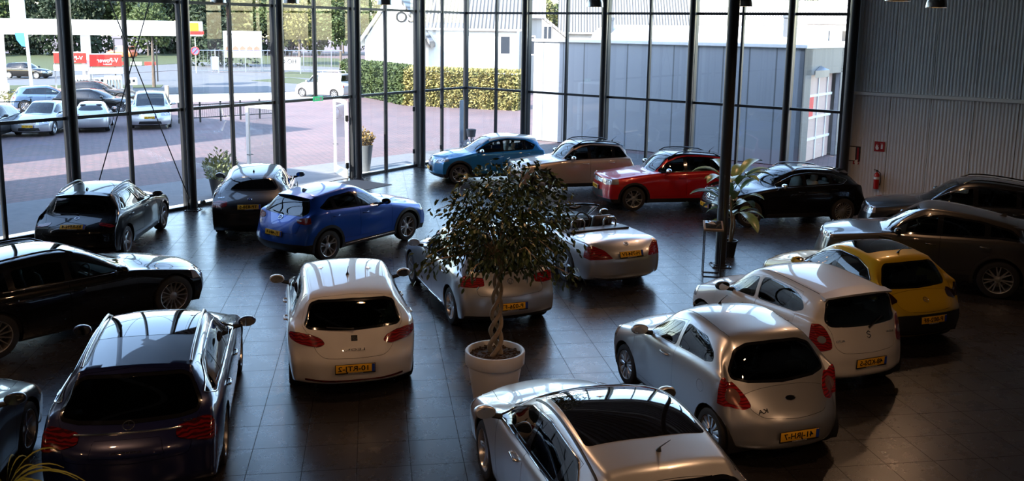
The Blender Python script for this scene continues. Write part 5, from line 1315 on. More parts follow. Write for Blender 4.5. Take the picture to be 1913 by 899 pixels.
# large-leaved plant at the column
pp = G(1362, 478); pp.z = 0
pl = thing('large_leaved_plant', 'tall green plant with broad paddle leaves in a black pot beside the column', 'potted plant', pp)
m = MB(); m.lathe([(0, 0), (.12, 0), (.17, .34), (.185, .35), (.185, .38), (.16, .38), (.15, .33), (0, .33)], n=28); m.build('pot', M_BLACK, pl, 40)
mbl = noisy('paddle_leaf', (.09, .19, .06), (.26, .36, .16), 5, .30); mst = mat('plant_stem', (.10, .14, .05), .6)
m = MB(); m.tube([(0, 0, .3), (.02, 0, .8), (-.03, .02, 1.3), (0, 0, 1.7)], [.035, .03, .025, .015], 8); m.tube([(.03, .02, .3), (.1, .05, .7), (.07, .05, .98)], [.03, .025, .02], 8); m.build('stem', mbark, pl, 60)
for k in range(27):
    a = 2*PI*k*.381966*1.0+.4; z0 = .75+.045*k; L_ = rng.uniform(.48, .78); el = rng.uniform(.25, 1.1) if k > 5 else rng.uniform(-.1, .5)
    d = Vector((math.cos(a)*math.cos(el), math.sin(a)*math.cos(el), math.sin(el))); p0 = Vector((0, 0, min(z0, 1.72))); p1 = p0+d*rng.uniform(.25, .42)
    if k < 3: p0 = Vector((.08, .05, .95)); p1 = p0+Vector((.18*math.cos(a), .18*math.sin(a), .12))
    m = MB(); m.tube([p0, p0.lerp(p1, .5)+Vector((0, 0, .03)), p1], [.010, .008, .006], 6); m.build('leaf_stalk', mst, pl, 60)
    side = d.cross(Vector((0, 0, 1))).normalized(); N = 8; vs = []
    cur = p1.copy(); dd = d.copy()
    for i in range(N+1):
        t_ = i/N; w_ = L_*.21*math.sin(PI*min(1, t_*.93+.07))**.8; upv = side.cross(dd).normalized()
        for j, q in enumerate((-1, -.5, 0, .5, 1)): vs.append(cur+side*w_*q+upv*(abs(q)*w_*.35))
        cur = cur+dd*(L_/N); dd = (dd+Vector((0, 0, -.16))).normalized()
    m = MB(); m.add(vs, [(i*5+j, i*5+j+1, (i+1)*5+j+1, (i+1)*5+j) for i in range(N) for j in range(4)]); m.build('leaf', mbl, pl, 180)
# display stand
sp = G(1345, 514); sp.z = 0; sp = sp+Vector((-.20, .0, 0)); t = thing('display_stand', 'slim black wire stand with a small framed top in front of the column', 'stand', sp, R(-8))
W_, D_, H_ = .36, .36, 1.03
for sx in (-1, 1):
    for sy in (-1, 1): m = MB(); m.box((sx*W_/2, sy*D_/2, H_/2), (.02, .02, H_)); m.build('leg', M_BLACK, t, None)
m = MB()
for z in (.012, H_):
    for sx in (-1, 1): m.box((sx*W_/2, 0, z), (.018, D_, .018))
    for sy in (-1, 1): m.box((0, sy*D_/2, z), (W_, .018, .018))
m.build('base_frame', M_BLACK, t, None)
tilt = Matrix.Rotation(R(16), 3, 'X'); m = MB(); m.bbox((0, 0, H_+.06), (W_+.06, D_+.06, .05), .006, M=tilt); m.build('wooden_tray', mat('grey_wood', (.30, .24, .19), .5), t)
m = MB(); m.bbox((0, -.005, H_+.092), (W_-.02, D_-.02, .012), .002, M=tilt); m.build('glass_top', mat('stand_glass', (.03, .035, .04), .05, coat=1.), t)
m = MB(); m.add([(-.13, .02, H_+.115), (.06, -.03, H_+.10), (-.03, .13, H_+.145), (-.02, .03, H_+.16)], [(0, 1, 3), (1, 2, 3), (2, 0, 3), (0, 2, 1)]); tag(m.build('folded_card', mat('paper_white', (.75, .76, .78), .6), None, None), 'white folded card lying on the display stand', 'card').location = sp
# extinguisher and signs on the panel wall
def wallat(px_, py_, out=0.):
    d = pray(px_, py_); n = nR; o_ = RP(0, -.012+out); t_ = (o_-Vector((0, 0, CAMH))).dot(n)/d.dot(n); return Vector((0, 0, CAMH))+d*t_
e = wallat(1636, 353, -.11); t = thing('fire_extinguisher', 'red fire extinguisher hanging on the grey panel wall', 'fire extinguisher', (e.x, e.y, e.z))
mer = mat('extinguisher_red', (.50, .012, .012), .3, coat=.6); m = MB(); m.lathe([(0, 0), (.07, 0), (.08, .015), (.08, .40), (.075, .44), (.05, .48), (.02, .50), (.02, .53)], n=24); m.build('cylinder_body', mer, t, 50)
m = MB(); m.bbox((0, 0, .55), (.05, .04, .05), .008); m.tube([(0, 0, .57), (-.10, 0, .60)], .010, 6); m.tube([(0, 0, .555), (-.10, 0, .55)], .008, 6); m.build('valve', M_BLACK, t)
m = MB(); m.tube([(.02, -.02, .55), (.10, -.03, .48), (.115, -.02, .25), (.10, -.02, .12)], [.011, .011, .012, .02], 8); m.build('hose', M_BLACK, t, 60)
m = MB(); m.lathe([(.0815, .30), (.0815, .38)], n=24); m.build('label_band', M_WHITE, t, 60)
m = MB(); m.bbox(nR*.075+Vector((0, 0, .40)), (.05, .06, .08), .005, ARr); m.build('wall_bracket', M_BLACK, t)
def wallsign(name, label, x, y, w_, h_, mt, draw, cat='sign'):
    p = wallat(x, y, -.012); t_ = thing(name, label, cat, p, ARr); m_ = MB(); m_.bbox((0, 0, 0), (w_, .012, h_), .002); m_.build('sign_plate', mt, t_, None); draw(t_); return t_
msr = mat('sign_red', (.36, .01, .015), .4)
def d1(t_):
    m = MB(); m.bbox((.07, -.008, 0), (.055, .006, .13), .002); m.bbox((.07, -.008, .085), (.03, .006, .03), .002); m.box((.045, -.008, .09), (.05, .006, .012)); m.build('extinguisher_pictogram', M_WHITE, t_, None)
    m = MB(); pts = [(-.09, -.10), (-.03, -.10), (-.015, -.04), (-.04, .0), (-.03, .05), (-.06, .02), (-.07, .09), (-.10, .03), (-.115, -.04)]; m.extr([(a_, -.007, b_) for a_, b_ in pts], (0, -.004, 0)); m.build('flame_pictogram', M_WHITE, t_, None)
    m = MB(); m.box((0, -.007, 0), (.008, .003, .24)); m.build('divider', M_BLACK, t_, None)
wallsign('extinguisher_sign', 'square red sign with white flame and extinguisher pictograms on the grey wall', 1643, 274, .30, .30, msr, d1)
p0 = [(1595, 279), (1594.5, 287), (1594, 295)]
for k, q in enumerate(p0):
    def d2(t_):
        m = MB(); m.bbox((-.05, -.008, 0), (.22, .006, .15), .002); m.build('pale_field', M_WHITE, t_, None)
        m = MB(); m.bbox((.13, -.008, 0), (.06, .006, .13), .002); m.build('red_field', msr, t_, None)
    wallsign('notice_sign', ['topmost of the three small dark framed notices on the grey wall', 'middle one of the three small dark framed notices on the grey wall', 'lowest of the three small dark framed notices on the grey wall'][k], q[0], q[1], .40, .20, M_BLACK, d2)
wallsign('arrow_sign', 'small red arrow shaped sign below the dark framed notices', 1599, 302, .18, .16, msr, lambda t_: MB().extr([(.05, -.008, .07), (.05, -.008, -.02), (.09, -.008, -.02), (0, -.008, -.12), (-.05, -.008, -.02), (-.02, -.008, .05)], (0, -.004, 0)).build('white_arrow', M_WHITE, t_, None))
# entrance mat, cactus-like silver ornament, plants by the glass
mm_ = noisy('door_mat', (.10, .095, .09), (.16, .15, .14), 40, .95)
m = MB(); m.prism([tuple(q)[:2] for q in (LP(-9.6, -.35), LP(-6.9, -.35), LP(-6.9, -2.0), LP(-9.6, -2.0))], .0, .012); tag(m.build('door_mat', mm_, smooth=None), 'dark grey ribbed entrance mat inside the open glass doors', 'mat')
def planter(p, label, r0, r1, h, mp_, leafm, n, size, spread, lh, stems=None, seed=2, droop=.2, cat_='potted plant', name='potted_plant'):
    t_ = thing(name, label, cat_, p); m_ = MB(); m_.lathe([(0, 0), (r0, 0), (r1, h*.97), (r1*1.02, h), (r1*.93, h), (r1*.90, h*.9), (0, h*.9)], n=28); m_.build('pot', mp_, t_, 40)
    def gen(r):
        a = r.uniform(0, 2*PI); q = math.sqrt(r.random()); z = r.random(); return Vector((math.cos(a)*spread*q*(.6+.4*z), math.sin(a)*spread*q*(.6+.4*z), h*.9+z*lh*(1-.5*q))), (math.cos(a)*.6, math.sin(a)*.6, 1)
    leafmesh(n, gen, size, leafm, droop=droop, seed=seed).build('foliage', leafm, t_, 180); return t_
mgp_ = mat('grey_pot', (.20, .21, .23), .5)
lfr = noisy('autumn_leaf', (.16, .15, .04), (.38, .20, .08), 8, .6)
q = G(683, 327); q.z = 0; planter(LP(-5.45, .62), 'big grey tapered planter with reddish green shrub outside beside the entrance', .24, .36, 1.0, mgp_, lfr, 900, .11, .42, .75)
q = G(412, 355); q.z = 0; planter(LP(-11.6, .9), 'feathery green shrub in a dark pot outside behind the fastback', .25, .34, .55, M_BLACK, noisy('feather_leaf', (.10, .14, .05), (.22, .24, .10), 8, .6), 800, .13, .55, 1.0, seed=5)
msil = mat('silvery_petal', (.62, .65, .72), .3, metal=.3)
orn = planter(RP(.75, -.55), 'silvery white artificial flower tree standing in the glass corner', .16, .20, .3, mgp_, msil, 500, .12, .42, .7, seed=8)
m = MB(); m.tube([(0, 0, .25), (0, .02, 1.2)], .03, 8); m.build('stem', mbark, orn)
orn.children[1].location.z = .95
t = thing('totem_sign', 'narrow pale upright panel standing in the glass corner', 'panel', LP(-.75, -.35), AL); m = MB(); m.bbox((0, 0, 1.2), (.22, .05, 2.4), .01); m.build('upright', mat('pale_blue_panel', (.55, .62, .70), .4), t, None); m = MB(); m.box((0, 0, .02), (.34, .3, .04)); m.build('foot', M_BLACK, t, None)
# grass-like plant at the lower left edge
q = G(6, 872, 1.0); q.z = 0; t = thing('grass_leaved_plant', 'plant with long thin arching leaves cut by the lower left corner', 'potted plant', (q.x-.08, q.y+.15, 0)); m = MB(); m.lathe([(0, 0), (.16, 0), (.20, .62), (.18, .62), (0, .58)], n=24); m.build('pot', mgp_, t)
mgl = mat('yellow_green_blade', (.30, .32, .06), .5); r = random.Random(4)
for k in range(30):
    a = r.uniform(0, 2*PI); L_ = r.uniform(.6, 1.05); pts = []; p = Vector((0, 0, .60)); d = Vector((math.cos(a)*.5, math.sin(a)*.5, 1)).normalized()
    vs = []
    for i in range(9):
        w_ = .006*math.sin(PI*(i+1)/10)+.002; sd_ = d.cross(Vector((math.sin(a+.7), -math.cos(a+.7), .2))).normalized(); vs += [p+sd_*w_, p-sd_*w_]; p = p+d*L_/8; d = (d+Vector((math.cos(a)*.12, math.sin(a)*.12, -.30))).normalized()
    m = MB(); m.add(vs, [(2*i, 2*i+1, 2*i+3, 2*i+2) for i in range(8)]); m.build('leaf_blade', mgl, t, 180)

# ================================================================== outside: parked vehicles
def gcar(spec, px_, py_, az, name, lab, cat_, dx=0):
    p = G(px_, py_); return build_car(name, SP[spec], (p.x, p.y), az, lab, cat_)
gcar('golf5', 86, 246, 172, 'car', 'silver hatchback parked outside facing the glass, left of the silver coupe', 'car')
gcar('cabrio_rear', 176, 240, 340, 'car', 'silver two-seater coupe parked outside seen from behind', 'car')
gcar('mpv', 284, 233, 160, 'minivan', 'silver minivan parked outside facing the glass', 'minivan')
SP['mini'] = dict(SP['golf5'], paint=DGRY, fplate=None, fbadge=[], frontm={}, head=dict(poly=[(.60, .72), (.50, .80), (.60, .90), (.75, .86), (.75, .74)], dx=.4)); gcar('mini', -20, 256, 172, 'car', 'dark car with round headlamp cut by the left frame edge outside', 'car')
SP['blackest'] = dict(SP['black_estate'], lev=2, strips=[]); SP['bluecar'] = dict(SP['golf5'], paint=paint('dull_blue_paint', (.10, .17, .30), .4), fplate=None)
gcar('blackest', 185, 213, 82, 'estate_car', 'long black estate parked crosswise outside behind the silver coupe', 'estate car')
gcar('bluecar', 92, 205, 60, 'car', 'blue car outside half hidden behind the silver hatchback', 'car')
SP['pumpcar'] = dict(SP['blackest'], paint=DGRY); gcar('pumpcar', 190, 193, 82, 'car', 'dark car standing at the fuel pumps', 'car')
SP['roadcar'] = dict(SP['golf5'], paint=BLK, fplate=None); gcar('roadcar', 52, 146, 92, 'car', 'black car driving on the road behind the petrol station', 'car')
V_ = gcar('van', 606, 181, 290, 'van', 'white delivery van with a roof rack parked on the road', 'van')
m = MB()
for s_ in (-.45, .45): m.tube([(-1.6, s_, 1.80), (-1.5, s_, 1.96), (.3, s_, 1.96), (.4, s_, 1.80)], .025, 6)
for x_ in (-1.4, -.9, -.4, .1): m.tube([(x_, -.45, 1.96), (x_, .45, 1.96)], .02, 6)
m.build('roof_rack', M_ALLOY, V_.root)
SP['camper'] = dict(SP['van'], paint=paint('red_orange_paint', (.55, .10, .03)), roofcol=WHT, roofx=(-1.8, .4), fplate=None, rplate=None); gcar('camper', 226, 108, 280, 'van', 'red and white van standing far away behind the road', 'van')

# ================================================================== outside: petrol station
mwh = mat('canopy_white', (.80, .80, .79), .5); mye = mat('station_yellow', (.80, .48, .02), .5); mre = mat('station_red', (.62, .03, .02), .5)
cb = G(213, 188); cD = math.hypot(cb.x, cb.y)
def zat(py_, px_, b): return atdist(px_, py_, b)
eR = G(384, 182); eL = G(-420, 196); ax_ = (eR-eL).normalized(); ap = Vector((-ax_.y, ax_.x, 0)); ang = math.atan2(ax_.y, ax_.x)
z0c, z1c = zat(67, 300, eR), zat(39, 300, eR)
t = thing('station_canopy', 'white flat canopy of the petrol station across the forecourt', 'canopy', (eR.x, eR.y, 0)); Lc = (eR-eL).length
m = MB(); m.bbox(-ax_*Lc/2+ap*4+Vector((0, 0, (z0c+z1c)/2)), (Lc, 8, z1c-z0c), .05, ang); m.build('fascia', mwh, t, None)
m = MB(); m.bbox(-ax_*.9-ap*.05+Vector((0, 0, z1c-.40)), (1.2, .2, .62), .05, ang); m.build('yellow_end_panel', mye, t, None)
m = MB(); m.bbox(-ax_*.6-ap*.08+Vector((0, 0, z0c+.25)), (1.3, .24, .22), .04, ang); m.build('red_end_stripe', mre, t, None)
for px_, w_ in ((166, .62), (8, .5)):
    b = G(px_, 184)-eR; m = MB(); m.box((b.x, b.y, z0c/2), (w_, .5, z0c), ang); m.build('pillar', mwh, t, None)
def station_sign(x0, x1, y0, y1, lab):
    b = G((x0+x1)/2, 186); za, zb = zat(y1, (x0+x1)/2, b), zat(y0, (x0+x1)/2, b); w_ = (x1-x0)/FPX*math.hypot(b.x, b.y)*1.02
    t_ = thing('fuel_sign', lab, 'sign', (b.x, b.y, 0), ang); m_ = MB(); m_.bbox((0, 0, (za+zb)/2), (w_, .15, zb-za), .02); m_.build('red_board', mre, t_, None)
    m_ = MB(); m_.bbox((0, -.01, za-.3), (w_*1.05, .25, .42), .02); m_.bbox((0, .02, zb+.04), (w_*1.05, .2, .07), .01); m_.build('white_beam', mwh, t_, None)
    place_text('lettering', 'V-Power', (zb-za)*.50, M_WHITE, t_, (w_*.06, -.085, (za+zb)/2+.0), (1, 0, 0), (0, 0, 1), True, True, .01, width=w_*.66)
    place_text('small_lettering', 'Brandstof', (zb-za)*.17, M_WHITE, t_, (w_*.05, -.085, za+(zb-za)*.18), (1, 0, 0), (0, 0, 1), True, False, .01)
    for x_ in (-w_*.48, w_*.48): m_ = MB(); m_.box((x_, .05, za/2), (.10, .10, za)); m_.build('leg', M_ALLOY, t_, None)
station_sign(177, 226, 102, 124, 'red fuel advertising board right of the canopy pillar, nearer the street tree'); station_sign(112, 160, 99, 118, 'red fuel advertising board left of the canopy pillar')
def pump(px_, lab):
    b = G(px_, 190); t_ = thing('fuel_pump', lab, 'fuel pump', (b.x, b.y, 0), ang, None); m_ = MB(); m_.bbox((0, 0, .85), (1.05, .6, 1.75), .04); m_.build('cabinet', mwh, t_, None)
    for k in range(5):
        x_ = -.38+k*.19; m_ = MB(); m_.tube([(x_, -.34, .35), (x_, -.36, 1.0), (x_, -.34, 1.5)], .025, 6); m_.bbox((x_, -.35, .62), (.09, .10, .22), .02); m_.build('nozzle_hose', M_BLACK, t_)
    m_ = MB(); m_.bbox((0, 0, .04), (1.5, 1.0, .08), .02); m_.build('plinth', mkerb, t_, None)
pump(214, 'white fuel pump with five black hoses right of the canopy pillar'); pump(153, 'white fuel pump with five black hoses left of the canopy pillar')
def card(px_, lab):
    b = G(px_, 186); t_ = thing('payment_terminal', lab, 'terminal', (b.x, b.y, 0), ang); m_ = MB(); m_.box((0, .1, .75), (.15, .15, 1.5)); m_.build('post', M_ALLOY, t_, None); m_ = MB(); m_.bbox((0, 0, 1.25), (.75, .3, .50), .04); m_.build('box', mwh, t_, None)
    m_ = MB(); m_.box((-.17, -.16, 1.25), (.22, .02, .26)); m_.box((.15, -.16, 1.3), (.16, .02, .18)); m_.build('screen', M_BLACK, t_, None)
card(188, 'white payment box on a post beside the pillar'); card(247, 'white payment box on a post right of the nearer pump')
t = thing('flag_pole', 'tall white pole with a white banner and a blue pennant at the petrol station', 'flag pole', (lambda b: (b.x, b.y, 0))(G(63, 194)))
b = G(63, 194); m = MB(); m.tube([(0, 0, 0), (-.3, 0, zat(-40, 40, b))], .10, 8); m.build('pole', mwh, t)
m = MB(); m.box((-.75, .05, zat(15, 42, b)), (.75, .03, 2.6)); m.build('banner', mwh, t, None)
m = MB(); zz = zat(75, 50, b); m.extr([(-.9, 0, zz+.45), (-.1, 0, zz+.45), (-.1, 0, zz-.45), (-.5, 0, zz-.38), (-.8, 0, zz)], (0, .03, 0)); m.build('blue_pennant', mat('pennant_blue', (.02, .25, .70), .5), t, None)
def post(px_, py_, top, w_, m_, name, lab, cat_):
    b = G(px_, py_); m2 = MB(); m2.bbox((0, 0, zat(top, px_, b)/2), (w_, w_, zat(top, px_, b)), .02); o = m2.build(name, m_, smooth=None); o.location = (b.x, b.y, 0); return tag(o, lab, cat_)
post(14, 192, 156, .28, mwh, 'marker_post', 'white square marker post on the grass strip at far left', 'post')
post(109, 190, 166, .5, mwh, 'info_column', 'low white information column beside the blue car', 'sign'); post(313, 194, 160, .22, mat('wood_post', (.35, .27, .19), .8), 'wooden_post', 'brown square wooden post right of the street tree', 'post')
# round traffic sign
b = G(367, 137); t = thing('traffic_sign', 'round blue no parking sign on a thin grey pole', 'sign', (b.x, b.y, 0)); m = MB(); m.tube([(0, 0, 0), (0, 0, zat(70, 367, b))], .05, 8); m.build('pole', M_ALLOY, t)
zz = zat(95, 367, b); m = MB(); m.lathe([(0, -.09), (.42, -.09), (.42, -.05)], (0, 0, zz), 20, 'Y'); m.build('disc', mat('sign_blue', (.06, .08, .45), .5), t); m = MB(); m.tube([(.4*math.cos(k*PI/12), -.1, zz+.4*math.sin(k*PI/12)) for k in range(25)], .05, 6, caps=False); m.tube([(-.28, -.1, zz-.28), (.28, -.1, zz+.28)], .05, 6); m.build('red_ring', mre, t)
# billboard and banner
def board(x0, x1, y0, y1, yb, lab, name, draw):
    b = G((x0+x1)/2, yb); D = math.hypot(b.x, b.y); za, zb = zat(y1, (x0+x1)/2, b), zat(y0, (x0+x1)/2, b); w_ = (x1-x0)/FPX*D
    t_ = thing(name, lab, 'sign', (b.x, b.y, 0), R(14)); m_ = MB(); m_.bbox((0, 0, (za+zb)/2), (w_, .12, zb-za), .02); m_.build('board', mwh, t_, None)
    for x_ in (-w_*.5, w_*.5): m_ = MB(); m_.box((x_, 0, zb/2), (.14, .14, zb)); m_.build('leg', M_ALLOY, t_, None)
    draw(t_, w_, za, zb)
def bill(t_, w_, za, zb):
    h = zb-za; place_text('heading', 'NIEUWBOUW WONINGEN', h*.11, M_BLACK, t_, (0, -.07, zb-h*.12), (1, 0, 0), (0, 0, 1), True, True, .01, width=w_*.86)
    m_ = MB(); m_.box((0, -.065, za+h*.56), (w_*.96, .02, h*.34)); m_.build('sky_picture', mat('pic_blue', (.45, .55, .70), .6), t_, None)
    m_ = MB()
    for k in range(5): m_.extr([(w_*(-.46+.19*k), -.08, za+h*.26), (w_*(-.31+.19*k), -.08, za+h*.26), (w_*(-.31+.19*k), -.08, za+h*.38), (w_*(-.385+.19*k), -.08, za+h*.45), (w_*(-.46+.19*k), -.08, za+h*.38)], (0, -.01, 0))
    m_.build('house_picture', mat('pic_red', (.40, .12, .08), .6), t_, None)
    m_ = MB(); m_.box((0, -.07, za+h*.12), (w_*.96, .02, h*.2)); m_.build('meadow_picture', mat('pic_green', (.30, .34, .16), .6), t_, None)
board(423, 487, 58, 108, 134, 'large billboard on posts showing red-roofed houses', 'billboard', bill)
board(514, 560, 107, 131, 138, 'white banner with black capitals beside the road', 'banner', lambda t_, w_, za, zb: place_text('lettering', 'HO OS', (zb-za)*.5, M_BLACK, t_, (0, -.07, za+(zb-za)*.66), (1, 0, 0), (0, 0, 1), True, True, .01, width=w_*.7))
board(396, 408, 106, 130, 136, 'small white notice board left of the billboard', 'notice_board', lambda *a_: None)
# low mesh fence
f0, f1 = G(335, 231), G(520, 219); L_ = (f1-f0).length; t = thing('mesh_fence', 'low dark wire mesh fence along the forecourt edge', 'fence', f0, math.atan2((f1-f0).y, (f1-f0).x))
m = MB()
for z in (.25, .95): m.tube([(0, 0, z), (L_, 0, z)], .03, 6)
m.build('rail', M_BLACK, t)
for k in range(6): m = MB(); m.box((L_*k/5, 0, .55), (.07, .07, 1.1)); m.build('post', M_BLACK, t, None)
m = MB()
for k in range(int(L_/.12)): m.box((k*.12, 0, .6), (.010, .010, .7))
m.build('mesh_wires', M_BLACK, t, None)
f0, f1 = G(-260, 232), G(60, 222); L_ = (f1-f0).length; t = thing('mesh_fence', 'low dark wire mesh fence behind the parked silver hatchback', 'fence', f0, math.atan2((f1-f0).y, (f1-f0).x)); m = MB()
for z in (.25, .95): m.tube([(0, 0, z), (L_, 0, z)], .03, 6)
for k in range(int(L_/.12)): m.box((k*.12, 0, .6), (.010, .010, .7))
m.build('mesh_wires', M_BLACK, t, None)
for k in range(6): m = MB(); m.box((L_*k/5, 0, .55), (.07, .07, 1.1)); m.build('post', M_BLACK, t, None)
# construction fence behind the road
f0, f1 = G(345, 136), G(640, 134); L_ = (f1-f0).length; t = thing('site_fence', 'tall thin grey mesh site fence behind the road near the billboard', 'fence', f0, math.atan2((f1-f0).y, (f1-f0).x)); m = MB()
for z in (.2, 2.4): m.tube([(0, 0, z), (L_, 0, z)], .04, 5)
for k in range(int(L_/3.2)+1): m.box((k*3.2, 0, 1.25), (.10, .10, 2.5))
for k in range(int(L_/.4)): m.box((k*.4, 0, 1.3), (.02, .02, 2.2))
m.build('panel_mesh', M_ALLOY, t, None)
b = G(256, 152); t = thing('barrier_frame', 'red and white crash barrier frame beside the road behind the bracing', 'barrier', (b.x, b.y, 0), R(10)); w_ = 3.6; m = MB()
for x_ in (-w_/2, w_/2): m.box((x_, 0, 1.9), (.10, .10, 3.8))
m.box((0, 0, 3.8), (w_, .1, .1)); m.build('posts', M_BLACK, t, None)
for k in range(3): m = MB(); m.box((-w_/3+k*w_/3, 0, 1.6), (w_/3*.8, .08, .3)); m.build('striped_board', mre if k != 1 else mwh, t, None)

# ================================================================== outside: hedge, houses, warehouse
mhd = noisy('hedge_leaf_shaded', (.016, .035, .008), (.06, .085, .02), 3, .7); mhy = noisy('hedge_leaf_sunlit', (.16, .17, .05), (.40, .32, .12), 2.2, .8)  # same hedge: shade and sunlight are put into its two leaf colours
def hedge(P0, P1, h, th, m_, n, lab, seed):
    d = (P1-P0); L_ = d.length; d.normalize(); nn = Vector((-d.y, d.x, 0)); t_ = thing('hedge', lab, 'hedge', P0); m2 = MB(); m2.bbox(d*L_/2+nn*th/2+Vector((0, 0, h/2-.05)), (L_-.1, th-.12, h-.15), .1, math.atan2(d.y, d.x)); m2.build('inner_twigs', noisy('hedge_core', (.02, .035, .01), (.05, .07, .02), 4), t_, None)
    def gen(r):
        f_ = r.random()
        if f_ < .62: p = d*r.uniform(0, L_)+nn*r.uniform(-.08, .08)+Vector((0, 0, r.uniform(0, h))); o_ = -nn
        elif f_ < .85: p = d*r.uniform(0, L_)+nn*r.uniform(0, th)+Vector((0, 0, h+r.uniform(-.08, .08))); o_ = Vector((0, 0, 1))
        elif f_ < .93: p = nn*r.uniform(0, th)+Vector((0, 0, r.uniform(0, h)))+d*r.uniform(-.08, .08); o_ = -d
        else: p = d*L_+nn*r.uniform(0, th)+Vector((0, 0, r.uniform(0, h))); o_ = d
        return p, o_
    leafmesh(n, gen, .20, m_, droop=.1, seed=seed, asp=.8).build('foliage', m_, t_, 180); return t_
hc = G(757, 196); hl = G(640, 172); hr = G(962, 206); hh = zat(128, 757, hc)
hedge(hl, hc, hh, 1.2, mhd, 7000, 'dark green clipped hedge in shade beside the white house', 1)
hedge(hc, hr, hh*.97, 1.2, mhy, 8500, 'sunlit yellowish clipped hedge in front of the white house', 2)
mhw = noisy('white_render', (.74, .73, .71), (.80, .79, .77), 2, .8); mhb = mat('grey_brick', (.25, .20, .18), .8)
bt = node(mhb, 'ShaderNodeTexBrick'); bt.inputs['Scale'].default_value = 3; bt.inputs['Color1'].default_value = (.30, .24, .22, 1); bt.inputs['Color2'].default_value = (.22, .18, .17, 1); bt.inputs['Mortar'].default_value = (.4, .37, .34, 1); link(mhb, objco(mhb), bt.inputs['Vector']); link(mhb, bt.outputs['Color'], bsdf(mhb).inputs['Base Color'])
def tiles(name, c, c2):
    m_ = mat(name, c, .6); w1 = node(m_, 'ShaderNodeTexWave', wave_type='BANDS', bands_direction='X'); w1.inputs['Scale'].default_value = 1.05; link(m_, objco(m_), w1.inputs['Vector']); bump(m_, w1.outputs['Fac'], 1.0, .08)
    link(m_, ramp(m_, w1.outputs['Fac'], [(.15, c2), (.6, c)]), bsdf(m_).inputs['Base Color']); return m_
mtl = tiles('dark_roof_tiles', (.26, .25, .25), (.05, .05, .05)); mtl2 = tiles('light_roof_tiles', (.42, .38, .36), (.16, .14, .13))
mwin = mat('house_window', (.03, .035, .045), .1)
def house(P, an, L_, D_, he, hr_, wall, gable, roof, lab, wins=(), gwins=(), text=None, name='house'):
    """P = front left ground corner, ridge along local x"""
    t_ = thing(name, lab, 'house', (P.x, P.y, 0), an)
    m2 = MB(); m2.box((L_/2, D_/2, he/2), (L_, D_, he)); m2.build('walls', wall, t_, None)
    for x_ in (0, L_-.2): m2 = MB(); m2.extr([(x_, 0, he), (x_, D_, he), (x_, D_/2, hr_)], (.2, 0, 0)); m2.build('gable', gable, t_, None)
    o = .35
    sl = (hr_-he)/(D_/2)
    for s_, nm_ in ((0, 0), (1, 1)):
        y0, y1 = (-o, D_/2) if s_ == 0 else (D_+o, D_/2); za = he-sl*o; m2 = MB()
        m2.add([(-o, y0, za), (L_+o, y0, za), (L_+o, y1, hr_), (-o, y1, hr_), (-o, y0, za+.15), (L_+o, y0, za+.15), (L_+o, y1, hr_+.15), (-o, y1, hr_+.15)], [(0, 1, 2, 3), (4, 5, 6, 7), (0, 1, 5, 4), (1, 2, 6, 5), (3, 0, 4, 7)]); m2.build('roof_slope', roof, t_, None)
    m2 = MB(); m2.tube([(-o, -o-.08, he-sl*o+.02), (L_+o, -o-.08, he-sl*o+.02)], .08, 8); m2.build('gutter', mwh, t_)
    for (x_, z_, w_, h_) in wins:
        m2 = MB(); m2.box((x_, -.03, z_), (w_+.2, .1, h_+.2)); f_ = m2.build('window_frame', mwh, t_, None); m2 = MB(); m2.box((x_, -.09, z_), (w_, .03, h_)); m2.build('window_pane', mwin, f_, None)
    for (y_, z_, w_, h_) in gwins:
        m2 = MB(); m2.box((-.03, y_, z_), (.1, w_+.2, h_+.2)); f_ = m2.build('window_frame', mwh, t_, None); m2 = MB(); m2.box((-.09, y_, z_), (.03, w_, h_)); m2.box((-.09, y_, z_), (.05, .08, h_)); m2.build('window_pane', mwin, f_, None)
    return t_
# white house: long side towards us, gable to the left
def place_house(xl, xr_, yb, y_eave, y_ridge, D_, an, **k):
    P = G(xl, yb); d = Vector((math.cos(an), math.sin(an), 0)); best = None
    for i in range(20, 400):
        Q = P+d*i*.1; v = Q-Vector((0, 0, CAMH)); px_ = PX+FPX*v.dot(cR)/v.dot(cF)
        if px_ >= xr_: best = i*.1; break
    he = zat(y_eave, (xl+xr_)/2, P+d*best*.5); nn = Vector((-d.y, d.x, 0)); hr_ = zat(y_ridge, (xl+xr_)/2, P+d*best*.5+nn*D_/2)
    return house(P, an, best, D_, he, hr_, **k), best, he
AH = math.atan2(.02, 1)
hs, Lh, he_ = place_house(787, 962, 176, 50, -14, 8.0, R(-2), wall=mhw, gable=mhw, roof=mtl, lab='white house with a dark tiled roof behind the hedge', wins=[(8.2-1.6, 3.95, .7, 1.3), (8.2+.4, 3.95, .5, 1.3), (4, 1.4, 3.6, .9)])
# front wing of the white house with the lettering
P = G(683, 178); Q = G(795, 180); an = math.atan2((Q-P).y, (Q-P).x); Lw = (Q-P).length; t = thing('house_wing', 'blank white gable wall with large dark letters beside the white house', 'house', (P.x, P.y, 0), an)
he2, hr2 = zat(74, 683, P), zat(-12, 735, P); m = MB(); m.extr([(0, 0, 0), (Lw, 0, 0), (Lw, 0, he2), (Lw*.5, 0, hr2), (0, 0, he2)], (0, 6, 0)); m.build('walls', mhw, t, None)
for s_ in (0, 1):
    a_, b2 = ((-.5, he2-.5), (Lw*.5, hr2+.05)) if s_ == 0 else ((Lw+.5, he2-.5), (Lw*.5, hr2+.05)); m = MB(); m.extr([(a_[0], -.5, a_[1]), (b2[0], -.5, b2[1]), (b2[0], -.5, b2[1]+.3), (a_[0], -.5, a_[1]+.3)], (0, 7, 0)); m.build('roof_slope', mwh if s_ == 0 else mtl, t, None)
